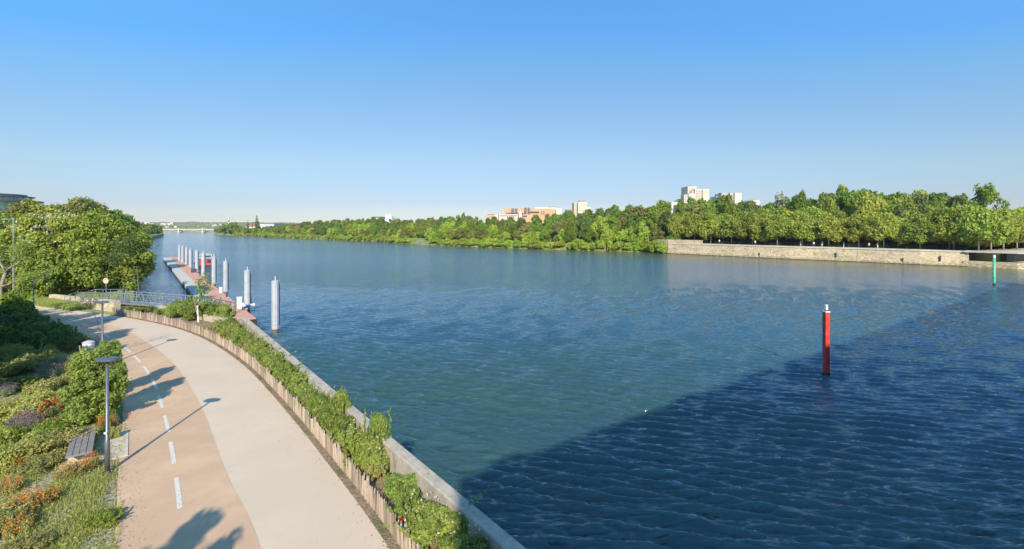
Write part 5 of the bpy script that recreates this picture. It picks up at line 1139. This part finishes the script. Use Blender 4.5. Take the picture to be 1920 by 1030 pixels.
def hills():
    rng = np.random.default_rng(3); n = 220; px = np.linspace(-400, 2300, n); V = []; Fc = []
    for r_, Yr in enumerate((1650, 1900, 2300, 2900)):
        for i in range(n):
            hpx = (0, 3.2, 6.0, 6.8)[r_]+1.2*math.sin(px[i]*.035+r_)+.8*math.sin(px[i]*.11+r_*2)+(2.2 if r_ > 1 else 0)*math.exp(-((px[i]-362)/14)**2); hpx = hpx if r_ else -5.3
            V.append((XY(px[i], Yr), Yr, 11+hpx*Yr/F))
    for r_ in range(3):
        for i in range(n-1): a = r_*n+i; Fc.append((a, a+1, a+n+1, a+n))
    tag(link('hills', np_mesh('hills', V, Fc, [M['hill']], True)), kind='structure')
hills()
rngw = np.random.default_rng(31); nw = 16000; px = 220+rngw.random(nw)*260; Yw = 1500+rngw.random(nw)*900; hz = np.interp(Yw, [1500, 1650, 1900, 2300, 2900], [-5.5, -5.0, 3.2, 6.2, 7])
C = np.stack([(px-960)/F*Yw, Yw, 11+hz*Yw/F+rngw.random(nw)*5*np.clip(np.sin(px*.7)*np.sin(Yw*.02)+.7, 0, 1)], 1); V, Fc = leaf_arrays(C, rngw.normal(size=(nw, 3))+np.array([0, -.5, .5]), 2.2*(.6+rngw.random(nw)), rngw)
tag(link('distant_wood', np_mesh('distant_wood', V, Fc, [M['leaf_olive']])), 'woods covering the distant hills beyond the bridge', 'wood', kind='stuff')
rh = random.Random(6); k = 0
for px, py, wpx, hpx in ((252, 421, 12, 3), (262, 420.5, 8, 4), (275, 421, 9, 4), (284, 422, 6, 3), (306, 421.5, 10, 2.5), (317, 421.5, 8, 2.5), (322, 421, 5, 4), (313, 427, 7, 2), (329, 427, 4, 3), (300, 424, 4, 1.6), (345, 427, 3, 1.4), (390, 423.5, 7, 2), (400, 425, 5, 2), (397, 421.5, 9, 1.5), (404, 424, 5, 3), (333, 429, 5, 1.3), (413, 423, 5, 3), (288, 426.5, 5, 1.6), (372, 426, 4, 1.2), (355, 428, 4, 1.1)):
    Y = float(np.interp(425-(py+hpx*.4), [-5, 3.2, 6.5, 7.5], [1660, 1900, 2300, 2900])); X = XY(px, Y); e = empty('distant_house', (X, Y, 11+np.interp(Y, [1650, 1900, 2300, 2900], [-5.3, 3.2, 6.0, 6.8])*Y/F-14), uniq('tiny pale building on the distant hillside', 'beyond the bridge'), 'building', 'buildings on the distant hillside'); w_ = wpx*Y/F/2; h_ = hpx*Y/F*1.5
    MB().box(-w_, w_, 0, 14, 0, h_+12).build('wall', M['white'] if rh.random() < .6 else M['cream_pink'], e); MB().box(-w_-.6, w_+.6, -.6, 14.6, h_+12, h_+13.5).build('roof', M['brick_red'] if rh.random() < .4 else M['cream'], e)

# ------------------------------------------------------------------ things on the far quay
def on_quay(px, d, z=QZ):
    q = inland(qA+[], d); i = int(np.argmin(abs(q[:, 0]/q[:, 1]*F+960-px))); return (q[i][0], q[i][1], z)
def make_person(top, legs):
    me = bpy.data.meshes.new('body'); bm = bmesh.new()
    J = {'pel': (0, 0, .95), 'che': (0, 0, 1.35), 'nk': (0, 0, 1.5), 'hd': (0, -.02, 1.62), 'ht': (0, -.02, 1.72), 'ls': (.18, 0, 1.42), 'le': (.26, .02, 1.15), 'lh': (.27, -.08, .9), 'rs': (-.18, 0, 1.42), 're': (-.26, .02, 1.15), 'rh': (-.27, -.08, .9), 'lhp': (.1, 0, .9), 'lk': (.12, -.06, .5), 'lf': (.13, .05, .08), 'lt': (.13, -.12, .04), 'rhp': (-.1, 0, .9), 'rk': (-.12, -.14, .5), 'rf': (-.13, -.1, .08), 'rt': (-.13, -.27, .04)}
    rad = dict(pel=.15, che=.15, nk=.06, hd=.1, ht=.085, ls=.07, le=.05, lh=.035, rs=.07, re=.05, rh=.035, lhp=.1, lk=.065, lf=.045, lt=.04, rhp=.1, rk=.065, rf=.045, rt=.04)
    vs = {k: bm.verts.new(v) for k, v in J.items()}
    for a, b in (('pel', 'che'), ('che', 'nk'), ('nk', 'hd'), ('hd', 'ht'), ('che', 'ls'), ('ls', 'le'), ('le', 'lh'), ('che', 'rs'), ('rs', 're'), ('re', 'rh'), ('pel', 'lhp'), ('lhp', 'lk'), ('lk', 'lf'), ('lf', 'lt'), ('pel', 'rhp'), ('rhp', 'rk'), ('rk', 'rf'), ('rf', 'rt')): bm.edges.new((vs[a], vs[b]))
    bm.verts.index_update(); bm.to_mesh(me); bm.free(); o = bpy.data.objects.new('tmp', me); COL.objects.link(o); m_ = o.modifiers.new('s', 'SKIN')
    for i, k in enumerate(J): me.skin_vertices[0].data[i].radius = (rad[k], rad[k]); me.skin_vertices[0].data[i].use_root = (i == 0)
    sb = o.modifiers.new('u', 'SUBSURF'); sb.levels = 1; dg = bpy.context.evaluated_depsgraph_get(); out = bpy.data.meshes.new_from_object(o.evaluated_get(dg)); bpy.data.objects.remove(o)
    out.materials.clear(); out.materials.append(M['skin']); out.materials.append(top); out.materials.append(legs)
    for p in out.polygons: z = p.center.z; p.material_index = 0 if z > 1.48 or (abs(p.center.x) > .22 and z < 1.2) else (1 if z > .93 else 2)
    return out
try:
    pm = [make_person(M['cloth_white'], M['cloth_navy']), make_person(M['cloth_navy'], M['cloth_white']), make_person(M['boat_red'], M['cloth_navy'])]
    for i, (px, d, k, lab) in enumerate(((1414, 2.5, 0, 'person in white top, left of the pair on the quay edge'), (1422, 2.8, 0, 'person in white top, right of the pair on the quay edge'), (1520, 2.5, 0, 'person in pale top on the quay left of the white truck'), (1590, 2.5, 1, 'person in dark top on the middle of the far quay'), (1634, 2.6, 0, 'person in white top standing on the quay below the round shrub'), (1642, 3.0, 1, 'person in dark top beside the one below the round shrub'), (1496, 4, 1, 'dark-clothed person on the quay left of the pale kiosk'), (1542, 5, 1, 'dark-clothed person near the white truck on the quay'), (1756, 14, 1, 'dark-clothed person by the lawn edge right of the planes'), (1344, 6, 0, 'person in white top behind the quay railing at the left'), (1349, 6, 0, 'person in white beside another one behind the railing'))):
        x, y, z = on_quay(px, d); e = link('person', pm[k], None, (x, y, z+.05), i*1.3); tag(e, lab, 'person')
except Exception as ex: print('person failed', ex)
# white truck and kiosk beneath the planes
x, y, z = on_quay(1535, 22, 3.4); e = empty('delivery_truck', (x, y, z), 'white truck parked under the plane trees on the far quay', 'truck', rz=-.12)
MB().box(-3.6, 1.8, -1.1, 1.1, .8, 3.3).build('cargo_box', M['white'], e, bevel=.05); MB().box(1.9, 3.7, -1.05, 1.05, .5, 2.4).build('cab', M['white'], e, bevel=.15); MB().box(2.3, 3.4, -1.07, -1.052, 1.5, 2.15).build('window', M['glass_dark'], e); MB().box(-3.6, 3.6, -.9, .9, .45, .8).build('chassis', M['rail_dark'], e)
for xx in (-2.4, 2.7):
    for yy in (-1.0, 1.0): MB().tube([(xx, yy-.12, .45), (xx, yy+.12, .45)], .45, 14).build('wheel', M['tar'], e)
x, y, z = on_quay(1516, 24, 3.4); e = empty('kiosk', (x, y, z), 'small white kiosk left of the parked truck', 'kiosk'); MB().box(-1.3, 1.3, -1, 1, 0, 2.8).build('wall', M['white'], e); MB().box(-1.5, 1.5, -1.2, 1.2, 2.8, 3.0).build('roof', M['cream_pink'], e); MB().box(-.8, .8, -1.03, -1.003, 1.1, 2.0).build('hatch', M['slate'], e)
x, y, z = on_quay(1498, 26, 3.4); e = empty('kiosk', (x, y, z), 'pinkish stall with a pale canopy left of the white kiosk', 'kiosk'); MB().box(-2, 2, -1, 1, 0, 2.0).build('wall', M['cream_pink'], e); MB().add([(-2.4, -1.4, 2.0), (2.4, -1.4, 2.0), (2.4, 1.4, 2.0), (-2.4, 1.4, 2.0), (0, 0, 3.2)], [(0, 1, 4), (1, 2, 4), (2, 3, 4), (3, 0, 4)]).build('canopy', M['brick_red'], e)
# round shrub and pale awning
x, y, z = on_quay(1640, 13, 3.9); tree('bush', x, y, z, 3.2, 'dark rounded shrub on the quay under the planes', 'shrub', None, 1.5)
x, y, z = on_quay(1752, 20, 3.5); e = empty('low_canopy', (x, y, z), 'long pale flat canopy behind the planes right of the quay middle', 'canopy'); MB().box(-4.5, 4.5, -1.5, 1.5, 2.2, 2.45).build('roof', M['white'], e)
for xx in (-4.3, 0, 4.3): MB().tube([(xx, -1.2, 0), (xx, -1.2, 2.2)], .06, 6).build('post', M['galv'], e)

# unseen block behind the viewer, shaped to cast the shade on the water
fd = Vector((.82, .57, 0)).normalized(); bk = Vector((fd.y, -fd.x, 0)); o3 = Vector((1.8, -18.7, 0)); rz3 = math.atan2(fd.y, fd.x)
e = empty('shade_block', o3, 'large unseen block behind the viewer, shaped to shade the water', 'building', rz=rz3)
MB().box(0, 150, -16, 0, -1, 22.9).build('wall', M['cream'], e); MB().box(0, 150, -16, .0, 22.9, 22.92).build('roof', M['slate'], e)
rz_ = random.Random(12)
for i in range(20): a_ = i*7.2+rz_.uniform(0, 3); MB().box(a_, a_+rz_.uniform(.8, 2.4), -1.2, -.3, 22.92, 22.92+rz_.uniform(.2, .6)).build('shadow_edge_box', M['concrete'], e)  # boxes added along the unseen roof edge to break up its shadow line
for i in range(36):
    for j in range(2): MB().box(1.5+i*4, 3.6+i*4, .003, .05, 5+j*7, 7.2+j*7).build('window', M['glass_dark'], e)

# ------------------------------------------------------------------ air
hz = MB().box(-3600, 3600, -300, 3100, -6, 75).build('haze', None); tag(hz, 'thin pale summer haze over river and hills', 'haze', kind='stuff')
hm = bpy.data.materials.new('haze'); hm.use_nodes = True; ht = hm.node_tree; ht.nodes.clear(); ho = ht.nodes.new('ShaderNodeOutputMaterial'); hv = ht.nodes.new('ShaderNodeVolumePrincipled')
hv.inputs['Color'].default_value = (.90, .95, 1, 1); hv.inputs['Density'].default_value = .00012; hv.inputs['Anisotropy'].default_value = .2; ht.links.new(hv.outputs[0], ho.inputs['Volume']); hz.data.materials.append(hm)
